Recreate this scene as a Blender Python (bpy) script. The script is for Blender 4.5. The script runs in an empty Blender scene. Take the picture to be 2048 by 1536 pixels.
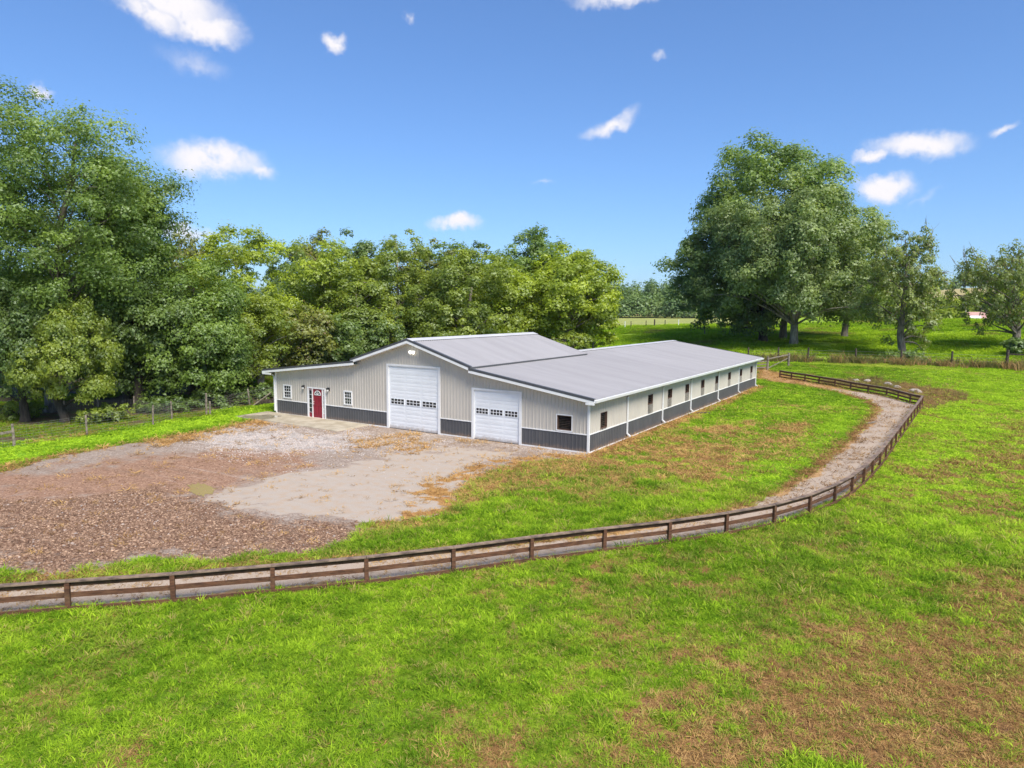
import bpy, math, random
import numpy as np
from mathutils import Matrix, Vector

R = math.radians
sc = bpy.context.scene
rng = np.random.default_rng(7)
random.seed(7)

# ------------------------------------------------------------------ camera
FPX = 1395.98            # focal length in pixels of a 2048 px wide frame
PIT, ROLL, YAW = 0.1099, 0.0094, -0.5549
CAM = np.array([16.012, -33.711, 7.842])
FW = np.array([math.sin(YAW)*math.cos(PIT), math.cos(YAW)*math.cos(PIT), -math.sin(PIT)])
_r = np.array([math.cos(YAW), -math.sin(YAW), 0.0]); _u = np.cross(_r, FW)
RT = _r*math.cos(ROLL) + _u*math.sin(ROLL); UP = -_r*math.sin(ROLL) + _u*math.cos(ROLL)
cd = bpy.data.cameras.new('camera'); cam = bpy.data.objects.new('camera', cd)
sc.collection.objects.link(cam)
cd.sensor_width = 36; cd.lens = FPX/2048*36; cd.clip_end = 20000; cd.clip_start = .1
m = Matrix.Identity(4)
for i in range(3):
    m[i][0], m[i][1], m[i][2], m[i][3] = RT[i], UP[i], -FW[i], CAM[i]
cam.matrix_world = m
sc.camera = cam
sc.render.resolution_x, sc.render.resolution_y = 1024, 768

# ------------------------------------------------------------------ sky, sun, exposure
SUN_EL, SUN_AZ = 52, 118      # elevation; azimuth clockwise from +Y
SUN_STRENGTH, SUN_ANGLE = 4.0, 28
SKY_STRENGTH = 0.095
HAZE = .00008
sc.view_settings.view_transform = 'Standard'; sc.view_settings.look = 'None'
sc.view_settings.exposure = 0.69; sc.view_settings.gamma = 1
sc.view_settings.use_curve_mapping = False
sc.cycles.max_bounces = 4; sc.cycles.diffuse_bounces = 3; sc.cycles.glossy_bounces = 2
sc.cycles.transmission_bounces = 3; sc.cycles.transparent_max_bounces = 4
sc.cycles.sample_clamp_indirect = 6
sc.cycles.use_denoising = True

sd = bpy.data.lights.new('sun', 'SUN'); so = bpy.data.objects.new('sun', sd); sc.collection.objects.link(so)
sd.energy = SUN_STRENGTH; sd.angle = R(SUN_ANGLE); sd.color = (1, .93, .82)
sdir = Vector((math.sin(R(SUN_AZ))*math.cos(R(SUN_EL)), math.cos(R(SUN_AZ))*math.cos(R(SUN_EL)), math.sin(R(SUN_EL))))
so.rotation_euler = sdir.to_track_quat('Z', 'Y').to_euler()
so.location = (30, -30, 60)

def ray(x, y):
    return FW + RT*(x-1024)/FPX + UP*(768-y)/FPX

class NT:
    """small helper for node trees"""
    def __init__(s, tree): s.t = tree; s.n = tree.nodes; s.l = tree.links
    def new(s, typ, **kw):
        n = s.n.new(typ)
        for k, v in kw.items():
            if k == 'ins':
                for kk, vv in v.items(): s.set(n, kk, vv)
            else: setattr(n, k, v)
        return n
    def set(s, n, k, v):
        if isinstance(v, bpy.types.NodeSocket): s.l.new(v, n.inputs[k])
        else: n.inputs[k].default_value = v
    def math(s, op, a, b=None, c=None, clamp=False):
        n = s.n.new('ShaderNodeMath'); n.operation = op; n.use_clamp = clamp
        s.set(n, 0, a)
        if b is not None: s.set(n, 1, b)
        if c is not None: s.set(n, 2, c)
        return n.outputs[0]
    def vmath(s, op, a, b=None, out=0):
        n = s.n.new('ShaderNodeVectorMath'); n.operation = op
        s.set(n, 0, a)
        if b is not None: s.set(n, 1, b)
        return n.outputs[out]
    def smooth(s, v, a, b):
        n = s.n.new('ShaderNodeMapRange'); n.interpolation_type = 'SMOOTHSTEP'
        s.set(n, 'Value', v); s.set(n, 'From Min', a); s.set(n, 'From Max', b)
        return n.outputs[0]
    def mix(s, f, a, b, blend='MIX'):
        n = s.n.new('ShaderNodeMix'); n.data_type = 'RGBA'; n.blend_type = blend
        s.set(n, 0, f); s.set(n, 6, a if not isinstance(a, tuple) else (*a[:3], 1)); s.set(n, 7, b if not isinstance(b, tuple) else (*b[:3], 1))
        return n.outputs[2]
    def noise(s, vec, scale, detail=3, rough=.55, out=0, dist=0):
        n = s.n.new('ShaderNodeTexNoise')
        if vec is not None: s.l.new(vec, n.inputs['Vector'])
        n.inputs['Scale'].default_value = scale; n.inputs['Detail'].default_value = detail
        n.inputs['Roughness'].default_value = rough; n.inputs['Distortion'].default_value = dist
        return n.outputs[out]
    def attr(s, name, typ='GEOMETRY', out='Fac'):
        n = s.n.new('ShaderNodeAttribute'); n.attribute_name = name; n.attribute_type = typ
        return n.outputs[out]

w = bpy.data.worlds.new('World'); sc.world = w; w.use_nodes = True
T = NT(w.node_tree); T.n.clear()
sky = T.new('ShaderNodeTexSky', sky_type='NISHITA', sun_disc=False)
sky.sun_elevation = R(SUN_EL); sky.sun_rotation = R(SUN_AZ)
sky.air_density = 1.0; sky.dust_density = .5; sky.ozone_density = 2.4; sky.altitude = 200
tc = T.new('ShaderNodeTexCoord')
gen = tc.outputs['Generated']
nz = T.noise(gen, 9, 6, .62, out=1)
wob = T.vmath('SCALE', T.vmath('SUBTRACT', nz, (.5, .5, .5))); wob.node.inputs['Scale'].default_value = .055
nz2 = T.noise(gen, 46, 5, .6, out=1)
wob2 = T.vmath('SCALE', T.vmath('SUBTRACT', nz2, (.5, .5, .5))); wob2.node.inputs['Scale'].default_value = .022
dirw = T.vmath('ADD', T.vmath('ADD', gen, wob), wob2)
# sky clouds: centre direction, half width, half height (radians), thickness, tilt
def dirpx(x, y):
    v = ray(x, y); return v/np.linalg.norm(v)
CL = [(325, -4, 125, 50, 1, .2), (402, 50, 80, 32, 1, .1), (300, 30, 70, 26, .9, .3), (385, 122, 66, 26, .35, .1), (425, 325, 96, 36, 1, .06), (508, 346, 40, 17, .7, .3),
      (668, 84, 23, 17, .75, 0), (912, 437, 58, 22, .95, -.12), (1222, 252, 66, 20, .75, -.45), (1750, 313, 32, 17, .9, 0),
      (1843, 290, 84, 30, 1, .06), (1774, 378, 58, 27, 1, 0), (1240, -8, 120, 17, .7, 0), (2010, 257, 28, 11, .6, -.2),
      (360, 462, 70, 22, .8, 0), (820, 40, 13, 14, .4, 0), (1315, 115, 20, 11, .4, 0), (1090, 362, 30, 7, .3, 0), (1845, 398, 36, 8, .3, -.5), (75, 190, 20, 14, .7, 0)]
clouds = []
for x, y, a, b, k, tilt in CL:
    clouds.append((dirpx(x, y), a/FPX, b/FPX, k, tilt))
rc = random.Random(3)
for i in range(9):            # the same kind of clouds round the rest of the sky
    az = R(rc.uniform(50, 250)); el = R(rc.uniform(8, 45))
    clouds.append((np.array([math.sin(az)*math.cos(el), math.cos(az)*math.cos(el), math.sin(el)]), rc.uniform(.04, .13), rc.uniform(.015, .04), rc.uniform(.5, 1), rc.uniform(-.3, .3)))
total = None
for d, a, b, k, tilt in clouds:
    t1 = np.cross(d, [0, 0, 1]); t1 /= np.linalg.norm(t1); t2 = np.cross(t1, d)
    ta = t1*math.cos(tilt) - t2*math.sin(tilt); tb = t1*math.sin(tilt) + t2*math.cos(tilt)
    rot = Matrix(((ta[0], tb[0], -d[0]), (ta[1], tb[1], -d[1]), (ta[2], tb[2], -d[2])))
    mp = T.new('ShaderNodeMapping', vector_type='TEXTURE', ins={'Vector': dirw, 'Location': tuple(d), 'Rotation': rot.to_euler(), 'Scale': (a*1.08, b*1.05, .35)})
    gr = T.new('ShaderNodeTexGradient', gradient_type='SPHERICAL'); T.l.new(mp.outputs[0], gr.inputs[0])
    mk = T.math('MULTIPLY', gr.outputs['Fac'], k)
    total = mk if total is None else T.math('MAXIMUM', total, mk)
total = T.smooth(total, .0, .75)
body = T.noise(gen, 30, 4, .6)
cl_mask = T.math('MULTIPLY', total, T.smooth(body, .18, .5), clamp=True)
hs = T.new('ShaderNodeGamma', ins={'Gamma': .84, 'Color': sky.outputs[0]})
tint = T.mix(1.0, hs.outputs[0], (.74, 1.05, 1.50), 'MULTIPLY')
cc = T.mix(cl_mask, tint, (6.6, 6.4, 6.6))
bg = T.new('ShaderNodeBackground', ins={'Color': cc, 'Strength': SKY_STRENGTH})
wo = T.new('ShaderNodeOutputWorld'); T.l.new(bg.outputs[0], wo.inputs[0])

# ------------------------------------------------------------------ terrain
TD = [0, 66, 80, 95, 104, 112, 125, 135, 160, 170, 200, 260, 350, 450, 650, 1000, 2500, 9000]
TA = [-180, -60, -38, -23, -17, -10, -2.6, 1, 5, 40, 100, 180]
TZ = [[0]*18,
      [0, 0, 0, 0, 0, 0, 0, 0, 0, 0, .3, 1, 2, 4, 8, 12, 30, 40],
      [0, 0, 0, 0, .2, .3, .5, .6, 1, 1, 1.2, 1.5, 2, 4, 8, 12, 30, 40],
      [0, 0, 0, .5, 1, 1.6, 2.4, 2.9, 3.4, 3.3, 2.4, 2.2, 2.25, 3, 8, 14, 40, 50],
      [0, 0, .1, 1.0, 1.6, 2.2, 3.2, 3.8, 4.28, 4.2, 3, 2.4, 2.3, 4, 9, 16, 40, 50],
      [0, 0, .25, 1.4, 2.0, 2.65, 3.3, 3.8, 4.5, 4.55, 3.5, 2.5, 3, 5, 12, 20, 45, 50],
      [0, 0, .35, 1.5, 2.05, 2.6, 3.6, 4.3, 5.5, 5.6, 4.5, 4, 6, 11, 22, 24, 50, 50],
      [0, 0, .35, 1.5, 2.2, 3.2, 4.2, 4.9, 6.1, 6.1, 5.2, 5.5, 9, 14, 27, 26, 50, 50],
      [0, 0, .35, 1.6, 2.6, 3.5, 4.5, 5.2, 6.2, 6.3, 5.5, 6, 10, 17, 28, 28, 50, 50],
      [0, 0, .35, 1.4, 2.4, 3.0, 4.0, 4.6, 5.5, 5.5, 5.0, 5, 8, 12, 22, 24, 50, 50],
      [0]*18, [0]*18]
TZ = np.array(TZ, float)
TA_FINE = np.linspace(-180, 180, 721)
_tz = np.array([np.interp(TA_FINE, TA, TZ[:, j]) for j in range(18)])      # [d, az]
ker = np.hanning(17); ker /= ker.sum()
_tz = np.array([np.convolve(np.pad(r, 8, mode='edge'), ker, 'valid') for r in _tz])
TD_FINE = np.concatenate([np.linspace(0, 400, 401), np.linspace(410, 9000, 860)])
_tz2 = np.array([np.interp(TD_FINE, TD, _tz[:, a]) for a in range(721)])   # [az, d]
_tz2 = np.array([np.convolve(np.pad(r, 6, mode='edge'), np.hanning(15)[1:-1]/np.hanning(15).sum(), 'valid') for r in _tz2])
def H(x, y):
    x = np.asarray(x, float); y = np.asarray(y, float)
    dx, dy = x-CAM[0], y-CAM[1]
    d = np.hypot(dx, dy); a = np.degrees(np.arctan2(dx, dy))
    fa = np.clip((a+180)*2, 0, 719.999); ia = fa.astype(int); fa = fa-ia
    fd = np.where(d < 400, d, 400+(d-400)/10); fd = np.clip(fd, 0, len(TD_FINE)-1.001); idd = fd.astype(int); fd = fd-idd
    g = lambda p, q: _tz2[p, q]
    return (g(ia, idd)*(1-fa)+g(ia+1, idd)*fa)*(1-fd) + (g(ia, idd+1)*(1-fa)+g(ia+1, idd+1)*fa)*fd
def hit(x, y):
    """the point of the terrain that lies on the line of sight through (x, y)"""
    v = ray(x, y); v = v/np.hypot(v[0], v[1])
    t = np.concatenate([np.arange(8, 300, .1), np.arange(300, 3000, 2)])
    p = CAM[:2]+np.outer(t, v[:2]); z = CAM[2]+v[2]*t
    below = np.nonzero(z <= H(p[:, 0], p[:, 1]))[0]
    i = below[0] if len(below) else len(t)-1
    return Vector((p[i, 0], p[i, 1], float(H(p[i, 0], p[i, 1]))))
def far(x, d):
    """the terrain point at azimuth of column x and distance d"""
    v = ray(x, 650); v = v/np.hypot(v[0], v[1]); p = CAM[:2]+v[:2]*d
    return Vector((p[0], p[1], float(H(*p))))
def zpx(x, y, d):
    v = ray(x, y); return CAM[2]+v[2]/math.hypot(v[0], v[1])*d

def fnoise(x, y, scale, seed, octaves=3):
    out = np.zeros(np.shape(x)); amp = 1; tot = 0
    for o in range(octaves):
        g = np.random.default_rng(seed*17+o).random((128, 128))
        fx = np.asarray(x)*scale*2**o+seed*3.7; fy = np.asarray(y)*scale*2**o+seed*7.1
        ix = np.floor(fx).astype(int); iy = np.floor(fy).astype(int); tx = fx-ix; ty = fy-iy
        tx = tx*tx*(3-2*tx); ty = ty*ty*(3-2*ty)
        a = g[ix % 128, iy % 128]; b = g[(ix+1) % 128, iy % 128]; c = g[ix % 128, (iy+1) % 128]; e = g[(ix+1) % 128, (iy+1) % 128]
        out += amp*((a*(1-tx)+b*tx)*(1-ty)+(c*(1-tx)+e*tx)*ty); tot += amp; amp *= .5
    return out/tot
def sstep(x, a, b):
    t = np.clip((x-a)/(b-a), 0, 1); return t*t*(3-2*t)
def sdist(x, y, poly):
    """signed distance to a polygon, positive inside"""
    P = np.array([[p[0], p[1]] for p in poly]); Q = np.roll(P, -1, 0)
    d = np.full(np.shape(x), 1e9); ins = np.zeros(np.shape(x), bool)
    for (ax, ay), (bx, by) in zip(P, Q):
        ex, ey = bx-ax, by-ay
        t = np.clip(((x-ax)*ex+(y-ay)*ey)/(ex*ex+ey*ey+1e-9), 0, 1)
        d = np.minimum(d, np.hypot(x-ax-t*ex, y-ay-t*ey))
        cond = (ay > y) != (by > y)
        ins ^= cond & (x < (bx-ax)*(y-ay)/(by-ay+1e-12)+ax)
    return np.where(ins, d, -d)
def ldist(x, y, line):
    d = np.full(np.shape(x), 1e9)
    for (ax, ay), (bx, by) in zip(line[:-1], line[1:]):
        ex, ey = bx-ax, by-ay
        t = np.clip(((x-ax)*ex+(y-ay)*ey)/(ex*ex+ey*ey+1e-9), 0, 1)
        d = np.minimum(d, np.hypot(x-ax-t*ex, y-ay-t*ey))
    return d
def gp(pts): return [tuple(hit(*p)[:2]) for p in pts]

# ------------------------------------------------------------------ helpers for objects
col = sc.collection
def link(o, parent=None):
    col.objects.link(o)
    if parent is not None: o.parent = parent
    return o
def tag(o, label=None, cat=None, group=None, kind=None):
    if label: o['label'] = label
    if cat: o['category'] = cat
    if group: o['group'] = group
    if kind: o['kind'] = kind
    return o
def root(name, loc, label, cat, group=None):
    o = bpy.data.objects.new(name, None); o.location = loc; o.empty_display_size = .3
    link(o); return tag(o, label, cat, group)
ORG = {}
def origin(o):
    p = Vector((0, 0, 0))
    while o is not None: p = p + o.location; o = o.parent
    return p
def mesh_np(name, V, F, mat=None, attrs=None, smooth=False):
    me = bpy.data.meshes.new(name)
    V = np.ascontiguousarray(V, np.float32); F = np.ascontiguousarray(F, np.int32); k = F.shape[1]
    me.vertices.add(len(V)); me.vertices.foreach_set('co', V.ravel())
    me.loops.add(F.size); me.loops.foreach_set('vertex_index', F.ravel())
    me.polygons.add(len(F)); me.polygons.foreach_set('loop_start', np.arange(0, F.size, k, dtype=np.int32))
    me.polygons.foreach_set('loop_total', np.full(len(F), k, np.int32))
    if smooth: me.polygons.foreach_set('use_smooth', np.ones(len(F), bool))
    for an, (dom, arr) in (attrs or {}).items():
        at = me.attributes.new(an, 'FLOAT', dom); at.data.foreach_set('value', np.ascontiguousarray(arr, np.float32))
    me.update(calc_edges=True)
    if mat: me.materials.append(mat)
    return me
class MB:
    def __init__(s): s.v = []; s.f = []
    def quad(s, *p):
        i = len(s.v); s.v += [tuple(q) for q in p]; s.f.append(tuple(range(i, i+len(p)))); return s
    def hexa(s, c):
        """c: 8 corners, bottom ring then top ring"""
        i = len(s.v); s.v += [tuple(q) for q in c]
        for f in ((3, 2, 1, 0), (4, 5, 6, 7), (0, 1, 5, 4), (1, 2, 6, 5), (2, 3, 7, 6), (3, 0, 4, 7)): s.f.append(tuple(i+j for j in f))
        return s
    def box(s, x0, x1, y0, y1, z0, z1):
        return s.hexa([(x0, y0, z0), (x1, y0, z0), (x1, y1, z0), (x0, y1, z0), (x0, y0, z1), (x1, y0, z1), (x1, y1, z1), (x0, y1, z1)])
    def beam(s, p, q, a, b, a0=0, a1=1, b0=0, b1=1):
        """box from p to q with cross section a*[a0,a1] x b*[b0,b1]"""
        p, q, a, b = Vector(p), Vector(q), Vector(a), Vector(b)
        ring = lambda o: [o+a*a0+b*b0, o+a*a1+b*b0, o+a*a1+b*b1, o+a*a0+b*b1]
        return s.hexa(ring(p)+ring(q))
    def tube(s, pts, rad, n=6, cap=True):
        pts = [Vector(p) for p in pts]; rings = []
        for i, p in enumerate(pts):
            d = (pts[min(i+1, len(pts)-1)]-pts[max(i-1, 0)]).normalized()
            a = d.cross(Vector((0, 0, 1)) if abs(d.z) < .9 else Vector((1, 0, 0))).normalized(); b = d.cross(a)
            r = rad[i] if isinstance(rad, (list, tuple)) else rad
            rings.append(len(s.v))
            for k in range(n):
                t = 2*math.pi*k/n; s.v.append(tuple(p+a*(r*math.cos(t))+b*(r*math.sin(t))))
        for i in range(len(pts)-1):
            for k in range(n):
                k2 = (k+1) % n; s.f.append((rings[i]+k, rings[i]+k2, rings[i+1]+k2, rings[i+1]+k))
        if cap:
            s.f.append(tuple(rings[0]+k for k in range(n))); s.f.append(tuple(rings[-1]+k for k in reversed(range(n))))
        return s
    def build(s, name, mat, parent=None, smooth=False, loc=None):
        o0 = origin(parent) if parent else Vector(loc or (0, 0, 0))
        me = bpy.data.meshes.new(name)
        me.from_pydata([(x-o0.x, y-o0.y, z-o0.z) for x, y, z in s.v], [], s.f); me.update()
        if smooth: me.polygons.foreach_set('use_smooth', [True]*len(me.polygons))
        import bmesh
        bm = bmesh.new(); bm.from_mesh(me); bmesh.ops.recalc_face_normals(bm, faces=bm.faces); bm.to_mesh(me); bm.free()
        me.materials.append(mat)
        o = bpy.data.objects.new(name, me)
        if not parent and loc: o.location = loc
        return link(o, parent)

# ------------------------------------------------------------------ materials
def pmat(name, colr, rough=.6, var=.12, scale=4, bump=0, bscale=30, spec=.4, coat=None, second=None, stretch=None, dirt=None, splash=False):
    mt = bpy.data.materials.new(name); mt.use_nodes = True; t = NT(mt.node_tree)
    bs = t.n['Principled BSDF']; geo = t.new('ShaderNodeNewGeometry'); pos = geo.outputs['Position']
    if stretch: pos = t.vmath('MULTIPLY', pos, stretch)
    n = t.noise(pos, scale, 5, .62)
    c2 = second or tuple(max(0, v*(1-var*2.2)) for v in colr)
    c1 = tuple(min(1, v*(1+var)) for v in colr)
    c = t.mix(t.smooth(n, .3, .7), c2, c1)
    if dirt:
        dn = t.noise(geo.outputs['Position'], dirt[2], 6, .7)
        c = t.mix(t.math('MULTIPLY', t.smooth(dn, .5, .75), dirt[1]), c, dirt[0])
    if splash:      # mud thrown up against the foot of the wall
        sp_ = t.new('ShaderNodeSeparateXYZ'); t.l.new(geo.outputs['Position'], sp_.inputs[0])
        hgt = t.math('ADD', sp_.outputs[2], t.math('MULTIPLY', t.math('SUBTRACT', t.noise(geo.outputs['Position'], 2.5, 5, .7), .5), .55))
        c = t.mix(t.math('MULTIPLY', t.smooth(hgt, .34, .02), .55), c, (.26, .175, .115))
    t.set(bs, 'Base Color', c); bs.inputs['Roughness'].default_value = rough
    bs.inputs['Specular IOR Level'].default_value = spec
    if bump:
        b = t.new('ShaderNodeBump', ins={'Strength': bump, 'Distance': .02, 'Height': t.noise(pos, bscale, 4, .6)})
        t.l.new(b.outputs[0], bs.inputs['Normal'])
    return mt

def foliage_mat(name, c_dark, c_light, transl=.35, hue=None):
    mt = bpy.data.materials.new(name); mt.use_nodes = True; t = NT(mt.node_tree); t.n.clear()
    tint = t.attr('tint'); leaf = t.attr('leaf')
    geo = t.new('ShaderNodeNewGeometry')
    big = t.noise(geo.outputs['Position'], .35, 3, .6)
    f = t.math('ADD', t.math('MULTIPLY', tint, .75), t.math('MULTIPLY', leaf, .25))
    f = t.math('ADD', f, t.math('MULTIPLY', t.math('SUBTRACT', big, .5), .7), clamp=True)
    c = t.mix(f, c_dark, c_light)
    if hue: c = t.mix(t.math('MULTIPLY', t.smooth(leaf, .93, .97), .8), c, hue)
    d = t.new('ShaderNodeBsdfDiffuse', ins={'Color': c})
    tr = t.new('ShaderNodeBsdfTranslucent', ins={'Color': t.mix(1, c, (1.15, 1.1, .5), 'MULTIPLY')})
    gl = t.new('ShaderNodeBsdfGlossy', ins={'Color': (.8, .85, .9, 1), 'Roughness': .5})
    mx = t.new('ShaderNodeMixShader', ins={0: transl, 1: d.outputs[0], 2: tr.outputs[0]})
    mx2 = t.new('ShaderNodeMixShader', ins={0: .045, 1: mx.outputs[0], 2: gl.outputs[0]})
    o = t.new('ShaderNodeOutputMaterial'); t.l.new(mx2.outputs[0], o.inputs[0])
    return mt
def blade_mat(name, c1, c2, c3, transl=.3):
    """grass: colour varies by plant ('tint' of the instance) and over the field"""
    mt = bpy.data.materials.new(name); mt.use_nodes = True; t = NT(mt.node_tree); t.n.clear()
    tint = t.attr('tint', 'INSTANCER'); dry = t.attr('dry', 'INSTANCER')
    c = t.mix(tint, c1, c2); c = t.mix(dry, c, c3)
    d = t.new('ShaderNodeBsdfDiffuse', ins={'Color': c})
    tr = t.new('ShaderNodeBsdfTranslucent', ins={'Color': c})
    mx = t.new('ShaderNodeMixShader', ins={0: transl, 1: d.outputs[0], 2: tr.outputs[0]})
    o = t.new('ShaderNodeOutputMaterial'); t.l.new(mx.outputs[0], o.inputs[0])
    return mt

M = {}
M['siding'] = pmat('beige_siding', (.535, .495, .43), .45, .03, .6, spec=.35, dirt=((.40, .36, .30), .14, .5))
M['wains'] = pmat('charcoal_siding', (.088, .089, .094), .45, .05, .7, spec=.35, dirt=((.17, .15, .13), .25, .9), splash=True)
M['white'] = pmat('white_trim', (.78, .78, .77), .45, .03, 2, dirt=((.6, .57, .52), .2, 1.4))
M['door_white'] = pmat('white_door_paint', (.80, .82, .83), .42, .02, 1, dirt=((.62, .60, .56), .15, .8), splash=True)
M['roof'] = pmat('grey_metal_roof', (.345, .33, .333), .5, .06, .35, spec=.4, second=(.322, .307, .31), stretch=(.25, 2.6, 1), dirt=((.39, .375, .375), .3, .25))
M['trim_dark'] = pmat('dark_grey_trim', (.075, .077, .083), .42, .08, 2)
M['black'] = pmat('black_metal', (.015, .015, .016), .4, .1, 6)
M['red'] = pmat('red_door_paint', (.26, .018, .035), .38, .08, 2)
M['jamb'] = pmat('raw_wood_jamb', (.115, .065, .045), .8, .2, 5, bump=.3, stretch=(1, 1, 8))
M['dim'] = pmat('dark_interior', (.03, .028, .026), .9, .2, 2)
M['fence_wood'] = pmat('brown_fence_stain', (.125, .056, .028), .75, .25, 3.2, bump=.5, bscale=22, stretch=(1, 1, 6), second=(.06, .026, .014), dirt=((.19, .115, .06), .6, 1.8))
M['fence_cap'] = pmat('weathered_fence_cap', (.235, .165, .115), .8, .25, 3, bump=.4, second=(.10, .07, .055))
M['old_wood'] = pmat('weathered_grey_post', (.24, .20, .155), .85, .25, 5, bump=.6, bscale=14, second=(.11, .09, .07))
M['old_dark'] = pmat('dark_weathered_post', (.085, .065, .05), .85, .3, 5, bump=.5)
M['wire'] = pmat('galvanised_wire', (.22, .22, .21), .5, .1, 3)
M['bark'] = pmat('grey_bark', (.20, .17, .135), .9, .3, 2.2, bump=1, bscale=7, stretch=(2, 2, .5), second=(.085, .07, .055))
M['bark_pale'] = pmat('pale_bark', (.34, .30, .245), .9, .25, 1.6, bump=1, bscale=6, stretch=(2, 2, .5), second=(.15, .125, .095))
M['bark_dark'] = pmat('dark_bark', (.075, .06, .045), .9, .3, 2.4, bump=1, bscale=7, stretch=(2, 2, .5), second=(.035, .028, .02))
M['rock'] = pmat('pale_rock', (.42, .37, .31), .9, .2, 3, bump=.8, bscale=6, second=(.2, .165, .135))
def glass_mat():
    mt = bpy.data.materials.new('dark_window_glass'); mt.use_nodes = True; t = NT(mt.node_tree); bs = t.n['Principled BSDF']
    geo = t.new('ShaderNodeNewGeometry')
    c = t.mix(t.noise(geo.outputs['Position'], 3, 3), (.012, .014, .016), (.04, .043, .048))
    t.set(bs, 'Base Color', c); bs.inputs['Roughness'].default_value = .06; bs.inputs['Specular IOR Level'].default_value = .5
    return mt
M['glass'] = glass_mat()
def lamp_mat():
    mt = bpy.data.materials.new('lit_flood_lens'); mt.use_nodes = True; bs = mt.node_tree.nodes['Principled BSDF']
    bs.inputs['Base Color'].default_value = (.9, .9, .86, 1); bs.inputs['Emission Color'].default_value = (1, .95, .82, 1); bs.inputs['Emission Strength'].default_value = 1.6
    return mt
M['lamp'] = lamp_mat()
def clear_mat():
    mt = bpy.data.materials.new('frosted_shade'); mt.use_nodes = True; bs = mt.node_tree.nodes['Principled BSDF']
    bs.inputs['Base Color'].default_value = (.7, .7, .66, 1); bs.inputs['Roughness'].default_value = .25
    return mt
M['shade'] = clear_mat()
# ------------------------------------------------------------------ ground: zones
FPOST = [(-6.2, -28.6), (-4.45, -26.85), (-2.66, -25.08), (-.9, -23.32), (.8, -21.51), (2.5, -19.65), (4.05, -17.64), (5.51, -15.56), (7.04, -13.54), (8.55, -11.62),
         (9.9, -9.6), (11.08, -7.55), (11.95, -5.4), (12.55, -3.2), (12.95, -1.0), (13.2, 1.2), (13.38, 3.4), (13.54, 5.6)]
FPOST += [(13.54+(14.66-13.54)*k/11, 5.6+(32.93-5.6)*k/11) for k in range(1, 12)]
FCORNER = len(FPOST)-1
FPOST += gp([(1819, 806), (1795, 799), (1772, 792.5), (1735, 786), (1700, 780), (1668.6, 773), (1637, 768), (1609, 763), (1582, 759), (1559, 755)])
inner = gp([(1520, 756), (1560, 764), (1620, 771), (1690, 786), (1740, 801), (1756, 817), (1742, 840), (1702, 880), (1662, 915), (1612, 955), (1562, 985), (1500, 1010), (1400, 1036), (1250, 1062),
            (1100, 1083), (950, 1100), (760, 1116), (600, 1130), (420, 1144), (200, 1168), (0, 1183)])
inner += [(-7.5, -26.5), (-9, -28)]
PATH = [tuple(p) for p in FPOST] + [(-2.5, 53.5)] + inner
LOT = gp([(-60, 955), (0, 942), (150, 908), (300, 884), (450, 857), (520, 836)]) + [(-24.9, .5), (0.0, .5)] + gp([(1170, 912), (1060, 922), (975, 948), (915, 985), (885, 1008), (850, 1032), (742, 1042),
      (706, 1078), (640, 1098), (400, 1122), (200, 1138), (0, 1152), (-120, 1165)]) + [(-14, -26), (-24, -26)]
SMOOTH = gp([(432, 992), (520, 962), (640, 938), (740, 915), (900, 897), (1020, 905), (965, 942), (905, 985), (860, 1026), (740, 1042), (640, 1036), (540, 1031), (470, 1022)])
COARSE = gp([(-100, 1010), (300, 985), (440, 1005), (500, 1030), (640, 1038), (735, 1042), (700, 1078), (560, 1100), (400, 1112), (150, 1130), (-100, 1140)])
BROWN = gp([(-100, 955), (200, 925), (420, 900), (620, 905), (640, 935), (520, 960), (430, 985), (300, 1000), (-100, 1020)])
LIGHT = gp([(470, 850), (560, 862), (760, 872), (870, 885), (760, 905), (620, 905), (470, 905), (400, 880)])
STRAW = gp([(1170, 908), (1230, 925), (1090, 955), (1010, 985), (930, 1010), (860, 1032), (845, 1005), (900, 955), (960, 922)])
STRAW2 = gp([(690, 880), (800, 872), (865, 885), (820, 905), (700, 905)])
STRAW3 = gp([(440, 850), (530, 840), (520, 862), (430, 872), (330, 890), (300, 884)])
BROWN_FG = gp([(1130, 1560), (1200, 1450), (1340, 1360), (1540, 1315), (1690, 1270), (1820, 1240), (1930, 1160), (2060, 1090), (2200, 1080), (2300, 1560)])
OLIVE = gp([(1000, 1560), (1150, 1330), (1250, 1190), (1500, 1090), (1760, 960), (2100, 800), (2300, 800), (2300, 1560)])
STRIP = gp([(820, 1185), (1000, 1150), (1200, 1128), (1370, 1108), (1480, 1090), (1520, 1110), (1400, 1140), (1200, 1160), (1000, 1180)])
DRYIN = gp([(1180, 912), (1400, 850), (1640, 850), (1690, 880), (1600, 950), (1480, 990), (1250, 1000), (1050, 1010), (980, 1000), (1080, 955)])
DIRTEDGE = gp([(850, 1032), (742, 1042), (700, 1078), (400, 1122), (0, 1152), (0, 1172), (400, 1138), (700, 1100), (900, 1050)])
BRUSH = gp([(1640, 762), (1750, 757), (1850, 775), (1930, 788), (1925, 800), (1885, 810), (1850, 822), (1835, 800), (1760, 782), (1650, 770)])
LEFTGREEN = gp([(-80, 915), (0, 898), (175, 872), (310, 852), (420, 836), (548, 808), (548, 828), (505, 838), (400, 856), (250, 880), (100, 908), (-80, 940)])

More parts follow.
